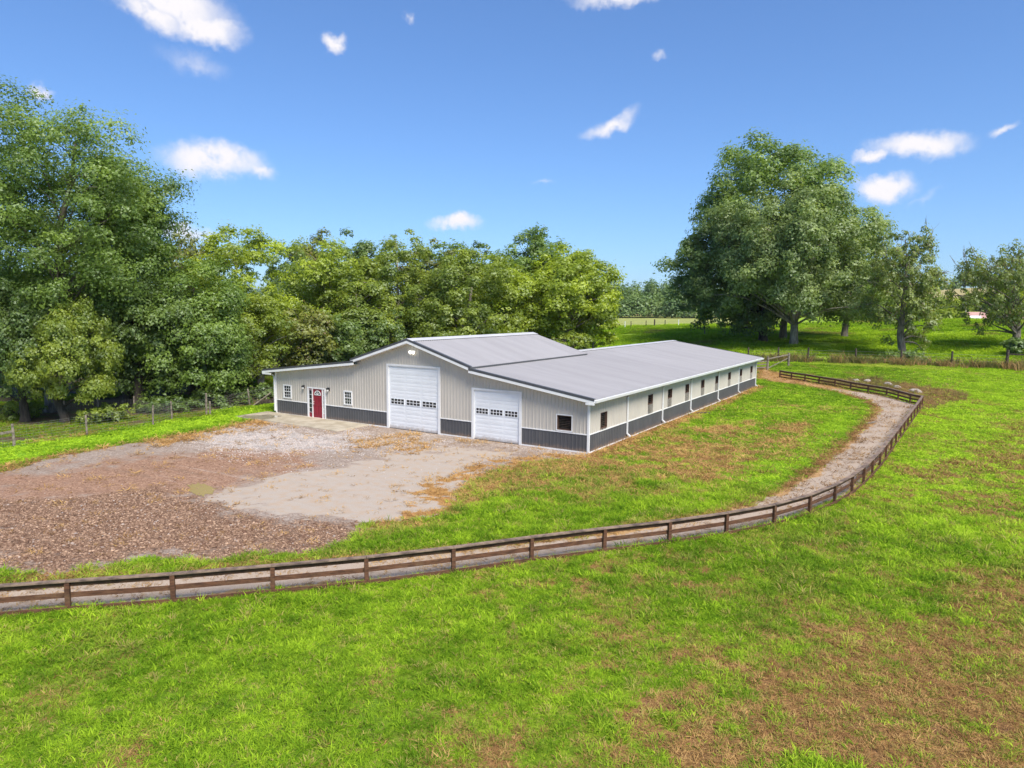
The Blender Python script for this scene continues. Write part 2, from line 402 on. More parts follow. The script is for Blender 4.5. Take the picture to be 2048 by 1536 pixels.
INSIDE = [(-30, -30), (-8, -28)]+[tuple(p) for p in FPOST]+[(-2, 60), (-30, 60)]
X0, X1, Y0, Y1, CS = -42.0, 26.0, -31.0, 58.0, .16
xs = np.linspace(X0, X1, int((X1-X0)/CS)+1); ys = np.linspace(Y0, Y1, int((Y1-Y0)/CS)+1)
GX, GY = np.meshgrid(xs, ys, indexing='ij')
def zones(x, y):
    z = {}
    n1 = fnoise(x, y, .55, 1); n2 = fnoise(x, y, 2.1, 2, 4); n3 = fnoise(x, y, .18, 3)
    nz = (n1-.5)*1.6+(n2-.5)*1.3
    z['n1'], z['n2'], z['n3'] = n1, n2, n3
    z['lot'] = sdist(x, y, LOT)+nz*.75
    z['path'] = sdist(x, y, PATH)+(n2-.5)*.35
    sm = lambda P, wd, k=1.0: sstep(sdist(x, y, P)+nz*k, -wd, wd)
    z['smooth'] = sm(SMOOTH, .7, 2.2); z['coarse'] = sm(COARSE, 1.5, 2.0); z['brown'] = sm(BROWN, 2.0, 2.4); z['light'] = sm(LIGHT, 1.6, 2.2)
    st = np.maximum(sm(STRAW, .6, 1.7), np.maximum(sm(STRAW2, .5, 1.2)*.9, sm(STRAW3, .4, 1.0)))
    z['straw'] = st*sstep(n2, .40, .62)
    d = np.zeros_like(n1)
    d = np.maximum(d, sm(BROWN_FG, .8, 2.2)*np.clip(.62+1.4*(n2-.36), .15, 1))
    d = np.maximum(d, sm(STRIP, .5, 1.5)*sstep(n2, .42, .65)*.8)
    d = np.maximum(d, sm(DRYIN, 1.5, 2.5)*sstep(n2*.6+n1*.4, .36, .58)*.85)
    d = np.maximum(d, sm(STRAW, .8, 1.5)*.95)
    d = np.maximum(d, sm(DIRTEDGE, .4, .9)*.85)
    d = np.maximum(d, sm(BRUSH, .8, 1.4)*sstep(n2, .3, .55)*.8)
    ws = np.where((y > -1) & (y < 39.5), np.abs(x-.2), 9.0)
    d = np.maximum(d, sstep(1.1+nz*.6-ws, 0, .7)*.9)                     # dead strip along the long wall
    d = np.maximum(d, sstep(.5+nz*.5+sdist(x, y, PATH), -.25, .3)*.9*(sdist(x, y, INSIDE) > .12))      # dry edge of the path
    d = np.maximum(d, sstep(.55+(n2-.5)*2+sdist(x, y, LOT), -.4, .5)*.85*(x < -12))
    d = np.maximum(d, sstep(n2*.5+n3*.5, .56, .74)*.5)
    d = np.maximum(d, sm(OLIVE, 2.5, 3.0)*sstep(n2*.65+n1*.35, .42, .66)*.62)
    d = np.maximum(d, sstep(fnoise(x+y*.75, (y-x*.75)*.22, .9, 44), .6, .78)*.45*(sdist(x, y, INSIDE) < 0))
    end = sdist(x, y, gp([(1516, 735), (1560, 745), (1620, 762), (1620, 772), (1560, 766), (1516, 757)]))
    d = np.maximum(d, sstep(end+nz*.5, -.6, .5))
    lg = sdist(x, y, LEFTGREEN)
    z['lush'] = np.maximum(sstep(lg+nz*.3, -.3, .5), .0)
    pin = -sdist(x, y, PATH); pb = sstep(pin+nz*.3, .3, .9)*(1-sstep(pin+nz*.5, 2.0, 3.4))*(x > -3)*(y < 24)*(sdist(x, y, INSIDE) > 0)
    z['lush'] = np.maximum(z['lush'], pb*.6)
    d = d*(1-z['lush'])
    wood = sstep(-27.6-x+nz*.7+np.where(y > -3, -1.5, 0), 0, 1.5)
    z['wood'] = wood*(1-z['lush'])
    z['dry'] = np.clip(d, 0, 1)
    return z
Z = zones(GX, GY)
edge = np.minimum(np.minimum(GX-X0, X1-GX), np.minimum(GY-Y0, Y1-GY))
GZ = H(GX, GY) + sstep(edge, 0, 2)*((fnoise(GX, GY, 1.4, 5)-.5)*.05*(1-.6*sstep(Z['lot'], 0, 1))+(fnoise(GX, GY, .25, 6)-.5)*.10*sstep(-Z['lot'], 0, 2)*sstep(-Z['path'], 0, 1.5)-.0)
GZ = np.where((GX > -26) & (GX < .8) & (GY > -.8) & (GY < 40), np.minimum(GZ, H(GX, GY)), GZ)
def GH(x, y):
    """height of the fine ground sheet"""
    fx = np.clip((np.asarray(x)-X0)/(xs[1]-xs[0]), 0, len(xs)-1.001); fy = np.clip((np.asarray(y)-Y0)/(ys[1]-ys[0]), 0, len(ys)-1.001)
    ix = fx.astype(int); iy = fy.astype(int); tx = fx-ix; ty = fy-iy
    g = (GZ[ix, iy]*(1-tx)+GZ[ix+1, iy]*tx)*(1-ty)+(GZ[ix, iy+1]*(1-tx)+GZ[ix+1, iy+1]*tx)*ty
    ins = (np.asarray(x) > X0) & (np.asarray(x) < X1) & (np.asarray(y) > Y0) & (np.asarray(y) < Y1)
    return np.where(ins, g, H(x, y))

# ground materials
def ground_mat():
    mt = bpy.data.materials.new('grassy_soil'); mt.use_nodes = True; t = NT(mt.node_tree); bs = t.n['Principled BSDF']
    pos = t.new('ShaderNodeNewGeometry').outputs['Position']
    dry = t.attr('dry'); wood = t.attr('wood'); lush = t.attr('lush')
    nf = t.noise(pos, 9, 6, .7); nm = t.noise(pos, 1.3, 5, .65); nb = t.noise(pos, .12, 3, .5)
    g = t.mix(t.smooth(nf, .3, .7), (.05, .075, .012), (.125, .20, .02))
    g = t.mix(t.smooth(nm, .35, .7), g, (.15, .26, .022))
    g = t.mix(t.math('MULTIPLY', t.smooth(nb, .4, .65), .5), g, (.32, .37, .035))
    g = t.mix(lush, g, (.18, .36, .024))
    dd = t.mix(t.smooth(nf, .3, .68), (.13, .062, .028), (.39, .215, .085))
    dd = t.mix(t.smooth(nm, .5, .72), dd, (.20, .105, .06))
    f = t.smooth(t.math('ADD', dry, t.math('MULTIPLY', t.math('SUBTRACT', nf, .5), .7)), .3, .62)
    c = t.mix(f, g, dd)
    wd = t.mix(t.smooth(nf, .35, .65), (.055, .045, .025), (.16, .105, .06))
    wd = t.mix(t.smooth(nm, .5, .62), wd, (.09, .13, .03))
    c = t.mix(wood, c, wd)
    t.set(bs, 'Base Color', c); bs.inputs['Roughness'].default_value = .95; bs.inputs['Specular IOR Level'].default_value = .1
    b = t.new('ShaderNodeBump', ins={'Strength': 1, 'Distance': .05, 'Height': nf}); t.l.new(b.outputs[0], bs.inputs['Normal'])
    return mt
def lot_mat():
    mt = bpy.data.materials.new('gravel_and_dirt'); mt.use_nodes = True; t = NT(mt.node_tree); bs = t.n['Principled BSDF']
    pos = t.new('ShaderNodeNewGeometry').outputs['Position']
    vo = t.new('ShaderNodeTexVoronoi', ins={'Scale': 14.0}); t.l.new(pos, vo.inputs['Vector'])
    vr = t.new('ShaderNodeSeparateColor'); t.l.new(vo.outputs['Color'], vr.inputs[0])
    nf = t.noise(pos, 22, 5, .7); nm = t.noise(pos, 2.2, 6, .68); nl = t.noise(pos, .35, 4, .6)
    fm = lambda a, wd=.42: t.smooth(t.math('ADD', a, t.math('MULTIPLY', t.math('SUBTRACT', nm, .5), .9)), .5-wd, .5+wd)
    c = t.mix(vr.outputs[0], (.22, .165, .13), (.42, .34, .28))
    c = t.mix(t.math('MULTIPLY', t.smooth(nl, .35, .7), .6), c, (.30, .235, .185))
    lt = t.mix(vr.outputs[0], (.29, .25, .225), (.52, .475, .44)); c = t.mix(t.math('MULTIPLY', fm(t.attr('light')), .85), c, lt)
    br = t.mix(vr.outputs[1], (.20, .11, .07), (.43, .265, .175)); br = t.mix(t.smooth(nm, .45, .7), br, (.27, .155, .10)); c = t.mix(fm(t.attr('brown')), c, br)
    co = t.mix(vr.outputs[0], (.075, .04, .025), (.30, .185, .115)); c = t.mix(fm(t.attr('coarse')), c, co)
    sm = t.mix(t.smooth(nf, .25, .75), (.35, .295, .24), (.435, .37, .31)); sm = t.mix(t.smooth(nm, .42, .68), sm, (.40, .305, .225)); sm = t.mix(t.math('MULTIPLY', t.smooth(nf, .68, .72), .6), sm, (.52, .48, .44))
    c = t.mix(fm(t.attr('smooth'), .3), c, sm)
    mp = t.new('ShaderNodeMapping', ins={'Vector': pos, 'Rotation': (0, 0, R(52)), 'Scale': (.35, 4.2, 1)}); rut = t.noise(mp.outputs[0], .55, 4, .6, dist=.6)
    c = t.mix(t.math('MULTIPLY', t.smooth(rut, .52, .68), t.math('SUBTRACT', .42, t.math('MULTIPLY', t.attr('smooth'), .34))), c, (.20, .135, .095)); c = t.mix(t.math('MULTIPLY', t.smooth(rut, .40, .28), t.math('SUBTRACT', .3, t.math('MULTIPLY', t.attr('smooth'), .2))), c, (.52, .455, .40))
    stw = t.mix(nf, (.20, .09, .035), (.56, .32, .12)); c = t.mix(fm(t.attr('straw'), .15), c, stw)
    t.set(bs, 'Base Color', c); bs.inputs['Roughness'].default_value = .9; bs.inputs['Specular IOR Level'].default_value = .15
    hgt = t.math('ADD', t.math('MULTIPLY', vo.outputs['Distance'], -.6), nf)
    st = t.math('SUBTRACT', 1.0, t.math('MULTIPLY', t.attr('smooth'), .8))
    b = t.new('ShaderNodeBump', ins={'Distance': .03, 'Height': hgt}); t.set(b, 'Strength', st); t.l.new(b.outputs[0], bs.inputs['Normal'])
    return mt
def path_mat():
    mt = bpy.data.materials.new('pale_gravel_path'); mt.use_nodes = True; t = NT(mt.node_tree); bs = t.n['Principled BSDF']
    pos = t.new('ShaderNodeNewGeometry').outputs['Position']
    nf = t.noise(pos, 26, 5, .7); nm = t.noise(pos, 2.4, 6, .68)
    c = t.mix(t.smooth(nf, .25, .75), (.31, .24, .18), (.46, .37, .29)); c = t.mix(t.math('MULTIPLY', t.smooth(nm, .5, .7), .7), c, (.34, .25, .18))
    stw = t.mix(nf, (.26, .14, .06), (.56, .36, .17))
    f = t.smooth(t.math('ADD', t.attr('edge'), t.math('MULTIPLY', t.math('SUBTRACT', nm, .5), 1.3)), .42, .6)
    c = t.mix(f, c, stw)
    t.set(bs, 'Base Color', c); bs.inputs['Roughness'].default_value = .9; bs.inputs['Specular IOR Level'].default_value = .15
    b = t.new('ShaderNodeBump', ins={'Strength': .6, 'Distance': .02, 'Height': nf}); t.l.new(b.outputs[0], bs.inputs['Normal'])
    return mt
nx, ny = len(xs), len(ys)
cells = np.stack([(np.arange(nx-1)[:, None]*ny+np.arange(ny-1)[None]).ravel()]*4, 1) + np.array([0, ny, ny+1, 1])
flat = {k: v.ravel() for k, v in Z.items()}
cen = lambda k: flat[k][cells].mean(1)
is_path = cen('path') > 0
is_lot = (cen('lot') > 0) & ~is_path
VV = np.stack([GX.ravel(), GY.ravel(), GZ.ravel()], 1)
flat['edge'] = .8*(1-sstep(flat['path']+(flat['n1']-.5)*1.2, -.1, .5))
flat['edge'] = np.maximum(flat['edge'], sstep(VV[:, 1], 36, 44))
def sheet(name, mask, mat, keys, label):
    F = cells[mask]; used = np.unique(F); mp = np.full(len(VV), -1); mp[used] = np.arange(len(used))
    me = mesh_np(name, VV[used], mp[F], mat, {k: ('POINT', flat[k][used]) for k in keys}, smooth=True)
    o = link(bpy.data.objects.new(name, me)); return tag(o, label, kind='structure')
MG = ground_mat()
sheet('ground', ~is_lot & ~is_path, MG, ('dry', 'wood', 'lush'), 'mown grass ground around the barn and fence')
sheet('gravel_lot', is_lot, lot_mat(), ('light', 'brown', 'coarse', 'smooth', 'straw'), 'gravel and dirt lot in front of the barn doors')
sheet('path', is_path, path_mat(), ('edge',), 'pale gravel path curving along the board fence')

# outer sheet to the horizon
def axis(lo, hi):
    a = [lo]; s = 1.6
    while a[-1] > -5200: a.append(a[-1]-s); s *= 1.07
    b = [hi]; s = 1.6
    while b[-1] < 5200: b.append(b[-1]+s); s *= 1.07
    mid = list(np.linspace(lo, hi, int((hi-lo)/1.5)+1))[1:-1]
    return np.array(sorted(a+mid+b))
ax, ay = axis(X0, X1), axis(Y0, Y1)
AX, AY = np.meshgrid(ax, ay, indexing='ij')
dd = np.hypot(AX-CAM[0], AY-CAM[1])
hum = (fnoise(AX, AY, .22, 8)-.5)*.7*sstep(dd, 92, 105)*(1-sstep(dd, 180, 260))
AZ = H(AX, AY)+hum
na = len(ay)
oc = np.stack([(np.arange(len(ax)-1)[:, None]*na+np.arange(na-1)[None]).ravel()]*4, 1)+np.array([0, na, na+1, 1])
cx = AX.ravel()[oc].mean(1); cy = AY.ravel()[oc].mean(1)
oc = oc[~((cx > X0) & (cx < X1) & (cy > Y0) & (cy < Y1))]
def pasture_mat():
    mt = bpy.data.materials.new('pasture_grass'); mt.use_nodes = True; t = NT(mt.node_tree); bs = t.n['Principled BSDF']
    pos = t.new('ShaderNodeNewGeometry').outputs['Position']
    nf = t.noise(pos, 2.2, 6, .7); nm = t.noise(pos, .33, 6, .66); nb = t.noise(pos, .05, 3, .5)
    g = t.mix(t.smooth(nf, .3, .7), (.15, .25, .02), (.30, .45, .032))
    g = t.mix(t.math('MULTIPLY', t.smooth(nm, .42, .62), .75), g, (.34, .47, .04))
    g = t.mix(t.math('MULTIPLY', t.smooth(nm, .60, .72), .5), g, (.15, .12, .045))
    lawn = t.mix(t.smooth(nf, .3, .7), (.23, .34, .024), (.34, .43, .035)); lawn = t.mix(t.math('MULTIPLY', t.smooth(nm, .5, .7), .6), lawn, (.30, .31, .055))
    g = t.mix(t.attr('lawn'), g, lawn)
    fld = t.mix(t.smooth(nm, .3, .7), (.25, .29, .075), (.36, .36, .12)); g = t.mix(t.attr('field'), g, fld)
    hay = t.mix(t.smooth(nm, .3, .7), (.36, .30, .13), (.46, .38, .18)); g = t.mix(t.attr('hay'), g, hay)
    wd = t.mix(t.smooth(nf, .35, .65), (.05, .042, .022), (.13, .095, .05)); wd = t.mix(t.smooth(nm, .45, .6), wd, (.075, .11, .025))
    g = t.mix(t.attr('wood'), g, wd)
    t.set(bs, 'Base Color', g); bs.inputs['Roughness'].default_value = .95; bs.inputs['Specular IOR Level'].default_value = .1
    b = t.new('ShaderNodeBump', ins={'Strength': 1, 'Distance': .25, 'Height': nf}); t.l.new(b.outputs[0], bs.inputs['Normal'])
    return mt
aza = np.degrees(np.arctan2(AX-CAM[0], AY-CAM[1]))
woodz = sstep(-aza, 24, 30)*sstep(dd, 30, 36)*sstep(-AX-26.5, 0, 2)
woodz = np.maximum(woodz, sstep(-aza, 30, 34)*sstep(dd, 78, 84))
BFD = 95.0   # distance of the wire fence behind the lawn
oatt = {'lawn': ('POINT', ((1-sstep(dd, 92, 95.5))*(1-woodz)).ravel()), 'field': ('POINT', (sstep(dd, 163, 170)*sstep(-aza, 9, 13)).ravel()),
        'hay': ('POINT', (sstep(dd, 420, 470)).ravel()), 'wood': ('POINT', woodz.ravel())}
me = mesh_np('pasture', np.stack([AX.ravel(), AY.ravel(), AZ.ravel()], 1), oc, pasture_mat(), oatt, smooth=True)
tag(link(bpy.data.objects.new('pasture', me)), 'rolling green pasture beyond the lawn and woods', kind='structure')
# ------------------------------------------------------------------ the barn
W, L = 25.0, 38.7
FY = -.45                    # front edge of the roofs
BK = 15.1                    # back end of the middle and left roofs
zl = lambda x: 3.17+(x+25.9)*(4.24-3.17)/9.3            # left lean-to roof top
zc = lambda x: 5.80-abs(x+12.3)*.305                     # middle gable
zr = lambda x: 3.02+(.5-x)*.149                          # right wing
def ztop(x):
    if x < -16.95: return zl(x)
    if x <= -7.6: return zc(x)
    return zr(x)
barn = root('metal_barn', (-W/2, 0, 0), 'large beige metal barn with charcoal wainscot and grey ribbed roof', 'barn')
RIB = .2286
SD = (-7.66, -4.22, 3.05); LD = (-14.34, -10.05, 4.14)       # garage doors x0, x1, height
ED = (-21.7, -19.95, 2.14)
WIN = [(-24.21, -23.35, 1.19, 2.17), (-18.2, -17.42, 1.19, 2.15)]
SW = (-1.92, -1.03, 1.14, 1.95)
front_open = [(SD[0], SD[1], 0, SD[2]), (LD[0], LD[1], 0, LD[2]), (ED[0], ED[1], 0, ED[2])]+WIN+[SW]
side_win = [(1.5, 2.38, 1.13, 2.04)]+[(y-.43, y+.43, 1.66, 2.29) for y in (9.18, 12.95, 16.73, 20.6, 24.53, 28.55, 32.6, 36.7)]
def spans(lo, hi, opens, a, b):
    """vertical spans of [lo,hi] left free by the openings over the column [a,b]"""
    s = [(lo, hi)]
    for x0, x1, z0, z1 in opens:
        if a < x1-1e-4 and b > x0+1e-4:
            n = []
            for p, q in s:
                if z0 > p: n.append((p, min(q, z0)))
                if z1 < q: n.append((max(p, z1), q))
            s = [(p, q) for p, q in n if q-p > .005]
    return s
def wall(name, mat, u0, u1, lo, hi, opens, P, out, ribs=True):
    """ribbed sheet wall: u along the wall, P(u, z) a point on it, out the outward normal, hi a function of u"""
    mb = MB(); out = Vector(out)
    cuts = {u0, u1}
    k = u0
    rb = []
    while k < u1: rb.append(k); cuts.add(round(k, 4)); k += RIB
    for o in opens: cuts |= {max(u0, min(u1, o[0])), max(u0, min(u1, o[1]))}
    for x in (-16.95, -12.3, -7.6):
        if u0 < x < u1 and name.startswith('front'): cuts.add(x)
    cs = sorted(cuts)
    for a, b in zip(cs[:-1], cs[1:]):
        if b-a < 1e-4: continue
        for p, q in spans(lo, 99, opens, a, b):
            qa = hi(a+1e-4) if q > 50 else q; qb = hi(b-1e-4) if q > 50 else q
            if max(qa, qb) <= p: continue
            mb.quad(P(a, p), P(b, p), P(b, qb), P(a, qa))
    for r_ in rb:
        a, b = r_+.02, r_+.075
        for p, q in spans(lo, 99, opens, a-.01, b+.01):
            q2 = min(q, hi(r_+.05)-.01)
            if q2-p < .02: continue
            A, B = Vector(P(a, p)), Vector(P(b, p)); A2, B2 = Vector(P(a, q2)), Vector(P(b, q2)); e = (B-A)*.25; o = out*.019
            i = len(mb.v)
            mb.quad(A, A+e+o, A2+e+o, A2); mb.quad(A+e+o, B-e+o, B2-e+o, A2+e+o); mb.quad(B-e+o, B, B2, B2-e+o)
    return mb.build(name, mat, barn)
pf = lambda x, z: (x, 0, z)
ps = lambda y, z: (0, y, z)
wall('front_wall', M['siding'], -W, 0, 1.04, lambda x: ztop(x)-.10, front_open, pf, (0, -1, 0))
for a_, b_ in ((-W, ED[0]), (ED[1], LD[0]), (LD[1], SD[0]), (SD[1], 0)): wall('front_wainscot', M['wains'], a_, b_, .06, lambda x: 1.0, [], pf, (0, -1, 0))
wall('side_wall', M['siding'], 0, L, 1.04, lambda y: zr(0)-.10, side_win, ps, (1, 0, 0))
wall('side_wainscot', M['wains'], 0, L, .06, lambda y: 1.0, side_win, ps, (1, 0, 0))
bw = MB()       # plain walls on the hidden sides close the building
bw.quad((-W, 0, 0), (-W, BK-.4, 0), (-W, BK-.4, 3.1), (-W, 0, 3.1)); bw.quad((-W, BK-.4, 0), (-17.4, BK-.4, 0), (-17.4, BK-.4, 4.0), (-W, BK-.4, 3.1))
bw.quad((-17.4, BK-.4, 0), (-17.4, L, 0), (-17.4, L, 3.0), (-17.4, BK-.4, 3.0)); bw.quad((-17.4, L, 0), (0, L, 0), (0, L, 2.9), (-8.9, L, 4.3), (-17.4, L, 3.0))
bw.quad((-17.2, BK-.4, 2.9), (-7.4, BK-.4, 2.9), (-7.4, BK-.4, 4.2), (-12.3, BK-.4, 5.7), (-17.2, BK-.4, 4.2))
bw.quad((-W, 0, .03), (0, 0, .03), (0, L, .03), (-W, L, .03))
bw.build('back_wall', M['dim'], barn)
# trim: belt strips, base strips, corner posts
def strip_front(z0, z1, name, dep=.035):
    mb = MB(); ops = sorted((o[0], o[1]) for o in front_open if o[2] < z1 and o[3] > z0)
    x = -W+.07
    for a, b in ops+[(-.07, 0)]:
        if a-x > .02: mb.box(x, a-.003, -dep, .0, z0, z1)
        x = b+.003
    mb.box(.0, dep, .075, L-.07, z0, z1)
    return mb.build(name, M['white'], barn)
strip_front(.995, 1.05, 'belt_trim'); strip_front(-.02, .065, 'base_trim', .03)
for nm, (x, y) in {'corner_trim': (0, 0), 'corner_trim_b': (-W, 0), 'corner_trim_c': (0, L)}.items():
    mb = MB()
    sx = 1 if x == 0 else -1; sy = -1 if y == 0 else 1
    hgt = ztop(x-.02 if x == 0 else x+.02)-.14
    mb.box(*sorted((x+sx*.045, x-sx*.07)), *sorted((y+sy*.045, y)), -.02, hgt); mb.box(*sorted((x+sx*.045, x)), *sorted((y, y-sy*.07)), -.02, hgt)
    mb.build('corner_trim', M['white'], barn)

# roofs: a deck with ribs running down the slope
def roof(name, A, B, C, D):
    """A-B low edge front to back, D-C high edge; ribs from low to high"""
    mb = MB(); A, B, C, D = map(Vector, (A, B, C, D)); n = (B-A).cross(D-A).normalized()
    if n.z < 0: n = -n
    dn = -n*.05
    mb.hexa([A+dn, B+dn, C+dn, D+dn, A, B, C, D])
    ln = (B-A).length; k = .03; d = (B-A).normalized(); up = D-A
    while k < ln-.09:
        p = A+d*k
        for (a0, h0, a1, h1) in ((0, 0, .016, .025), (.016, .025, .044, .025), (.044, .025, .06, 0)):
            q0 = p+d*a0+n*(h0+.001); q1 = p+d*a1+n*(h1+.001); e = up*.004
            mb.quad(q0+e, q1+e, q1+up*.998, q0+up*.998)
        k += RIB
    return mb.build(name, M['roof'], barn)
ER = .5
r1 = roof('right_roof', (ER, FY, zr(ER)), (ER, L+.5, zr(ER)), (-7.75, L+.5, zr(-7.75)), (-7.75, FY, zr(-7.75)))
r2 = roof('rear_ridge_roof', (-7.755, BK+.02, zr(-7.755)), (-7.755, L+.5, zr(-7.755)), (-8.9, L+.5, zr(-8.9)), (-8.9, BK+.02, zr(-8.9)))
roof('rear_left_roof', (-17.9, BK+.4, zr(-8.9)-9*.149), (-17.9, L+.5, zr(-8.9)-9*.149), (-8.905, L+.5, zr(-8.9)), (-8.905, BK+.4, zr(-8.9)))
roof('middle_right_roof', (-7.45, FY, zc(-7.45)), (-7.45, BK, zc(-7.45)), (-12.3, BK, zc(-12.3)), (-12.3, FY, zc(-12.3)))
roof('middle_left_roof', (-17.15, FY, zc(-17.15)), (-17.15, BK, zc(-17.15)), (-12.301, BK, zc(-12.3)), (-12.301, FY, zc(-12.3)))
roof('left_roof', (-25.9, FY, zl(-25.9)), (-25.9, BK, zl(-25.9)), (-16.6, BK, zl(-16.6)), (-16.6, FY, zl(-16.6)))
# ridge caps, standing a little clear of the sheets with a black closure strip beneath drawing their shadow line
def ridge(x, z, y0, y1, sl_):
    mb = MB(); wd = .46; dr = sl_*wd-.015
    for s in (-1, 1):
        mb.beam((x, y0, z+.032), (x, y1, z+.032), (s*wd, 0, -dr), (0, 0, .018))
    o = mb.build('ridge_cap', pm_cap, barn)
    mb = MB(); 
    for s in (-1, 1): mb.beam((x+s*(wd-.06), y0+.02, z-sl_*(wd-.06)), (x+s*(wd-.06), y1-.02, z-sl_*(wd-.06)), (s*.045, 0, -sl_*.045), (0, 0, .034))
    mb.build('closure_shadow_strip', M['black'], barn)
pm_cap = pmat('ridge_cap_metal', (.55, .54, .545), .4, .05, .6)  # sheen put into the colour: paler than the roof sheets
ridge(-12.3, zc(-12.3), FY-.02, BK+.02, .305); ridge(-8.9, zr(-8.9), BK+.05, L+.52, .149)
# shadow line under the middle eave built as a dark strip, rake trims, fascias and soffits
mb = MB(); mb.beam((-7.445, FY+.02, zc(-7.45)), (-7.445, BK, zc(-7.45)), (.03, 0, 0), (0, 0, -.10)); mb.build('eave_shadow_strip', M['trim_dark'], barn)
def rake(x0, x1, zf, yy=FY, s=-1, name='rake'):
    a, b = (x0, yy, zf(x0)), (x1, yy, zf(x1))
    mb = MB(); mb.beam(a, b, (0, s*.03, 0), (0, 0, 1), 0, 1, -.085, .045); mb.beam(a, b, (0, -s*.16, 0), (0, 0, 1), 0, 1, .0285, .045)
    mb.build('rake_trim', M['trim_dark'], barn)
    mb = MB(); mb.beam(a, b, (0, s*.022, 0), (0, 0, 1), 0, 1, -.245, -.087); mb.beam(a, b, (0, -s*.02, 0), (0, 0, 1), 0.01, 1, -.245, -.06); mb.build('fascia_board', M['white'], barn)
    if yy == FY:
        mb = MB(); mb.beam((x0, FY+.02, zf(x0)), (x1, FY+.02, zf(x1)), (0, .42, 0), (0, 0, 1), 0, 1, -.235, -.215); mb.build('soffit', M['white'], barn)
rake(-25.9, -16.85, zl); rake(-17.15, -12.3, zc); rake(-12.3, -7.45, zc); rake(-7.62, ER, zr)
rake(-8.9, ER, zr, L+.5, 1)
mb = MB(); mb.box(-25.93, -25.90, FY-.02, BK, zl(-25.9)-.24, zl(-25.9)-.02); mb.build('fascia_board', M['white'], barn)
mb = MB(); mb.box(0.02, ER-.01, FY+.45, L+.48, zr(ER)-.235, zr(ER)-.215); mb.build('soffit', M['white'], barn)
mb = MB(); mb.box(-.0, ER+.01, FY-.028, FY+.03, zr(ER)-.30, zr(ER)-.20); mb.build('eave_return', M['white'], barn)
mb = MB(); mb.box(-25.88, -25.0, FY-.028, FY+.03, zl(-25.9)-.32, zl(-25.9)-.215); mb.build('eave_return', M['white'], barn)
# gutter along the long side
mb = MB(); gz = zr(ER)
y0, y1 = FY, L+.52
mb.beam((ER, y0, gz-.03), (ER, y1, gz-.03), (.015, 0, 0), (0, 0, -.15)); mb.beam((ER+.015, y0, gz-.18), (ER+.015, y1, gz-.18), (.075, 0, 0), (0, 0, .012))
mb.hexa([(ER+.09, y0, gz-.18), (ER+.105, y0, gz-.18), (ER+.105, y1, gz-.18), (ER+.09, y1, gz-.18), (ER+.12, y0, gz-.045), (ER+.135, y0, gz-.045), (ER+.135, y1, gz-.045), (ER+.12, y1, gz-.045)])
for yy in (y0, y1-.012): mb.box(ER+.015, ER+.12, yy, yy+.012, gz-.168, gz-.05)
mb.build('gutter', M['white'], barn)
for y in (5.24, 11.38, 17.53, 24.92, 31.66, 38.45):
    mb = MB(); a, b = (0, .05, 0), (.055, 0, 0)
    mb.box(.03, .10, y-.05, y+.05, .30, 2.62)
    mb.beam((.03, y-.05, 2.62), (ER+.0, y-.05, gz-.19), (0, .1, 0), (.0, 0, -.075))
    mb.beam((.032, y-.048, .31), (.27, y-.048, .13), (0, .096, 0), (.02, 0, .075))
    mb.box(.02, .106, y-.055, y+.055, 1.5, 1.53); mb.box(.02, .106, y-.055, y+.055, .55, .58)
    mb.build('downspout', M['white'], barn)
mb = MB(); mb.beam((-25.02, -.14, 2.70), (-25.75, -.14, 2.93), (0, .08, 0), (0, 0, .07)); mb.box(-25.10, -25.02, -.14, -.06, .2, 2.76); mb.build('downspout', M['white'], barn)
# wooden jambs and bars in the open stall windows
def stall_window(P, u0, u1, z0, z1, out, bars, frame_white=False):
    out = Vector(out); dpt = -out*.13
    fr = root_part('stall_window')
    mb = MB()
    PA = lambda u, z: Vector(P(u, z))
    t = .035
    for (ua, ub, za, zb) in ((u0-.005, u0+t, z0, z1), (u1-t, u1+.005, z0, z1), (u0+t, u1-t, z0-.005, z0+t), (u0+t, u1-t, z1-t, z1+.005)):
        c = [PA(ua, za), PA(ub, za), PA(ub, zb), PA(ua, zb)]
        mb.hexa([q+dpt for q in c]+[q+out*.012 for q in c])
    mb.build('jamb', M['jamb'], fr)
    if frame_white:
        mb = MB()
        for (ua, ub, za, zb) in ((u0-.06, u0-.006, z0-.06, z1+.06), (u1+.006, u1+.06, z0-.06, z1+.06), (u0-.006, u1+.006, z0-.06, z0-.006), (u0-.006, u1+.006, z1+.006, z1+.06)):
            c = [PA(ua, za), PA(ub, za), PA(ub, zb), PA(ua, zb)]; mb.hexa(c+[q+out*.035 for q in c])
        mb.build('window_trim', M['white'], fr)
    n = bars
    for k in range(n):
        z = z0+t+(z1-z0-2*t)*(k+.5)/n
        mb = MB(); mb.beam(PA(u0+t, z)+dpt*.8, PA(u1-t, z)+dpt*.8, dpt*.15, (0, 0, .035)); mb.build('bar', M['old_dark'], fr)
def root_part(name):
    o = bpy.data.objects.new(name, None); link(o, barn); o.empty_display_size = .1; return o
stall_window(pf, *SW, (0, -1, 0), 8, True)
for y0_, y1_, z0_, z1_ in side_win: stall_window(ps, y0_, y1_, z0_, z1_, (1, 0, 0), 8 if z0_ < 1.5 else 4)
# a dim stall partition behind the windows
mb = MB(); mb.box(-3.6, -3.5, .3, L-.3, .04, 2.6); mb.build('stall_partition', M['dim'], barn)

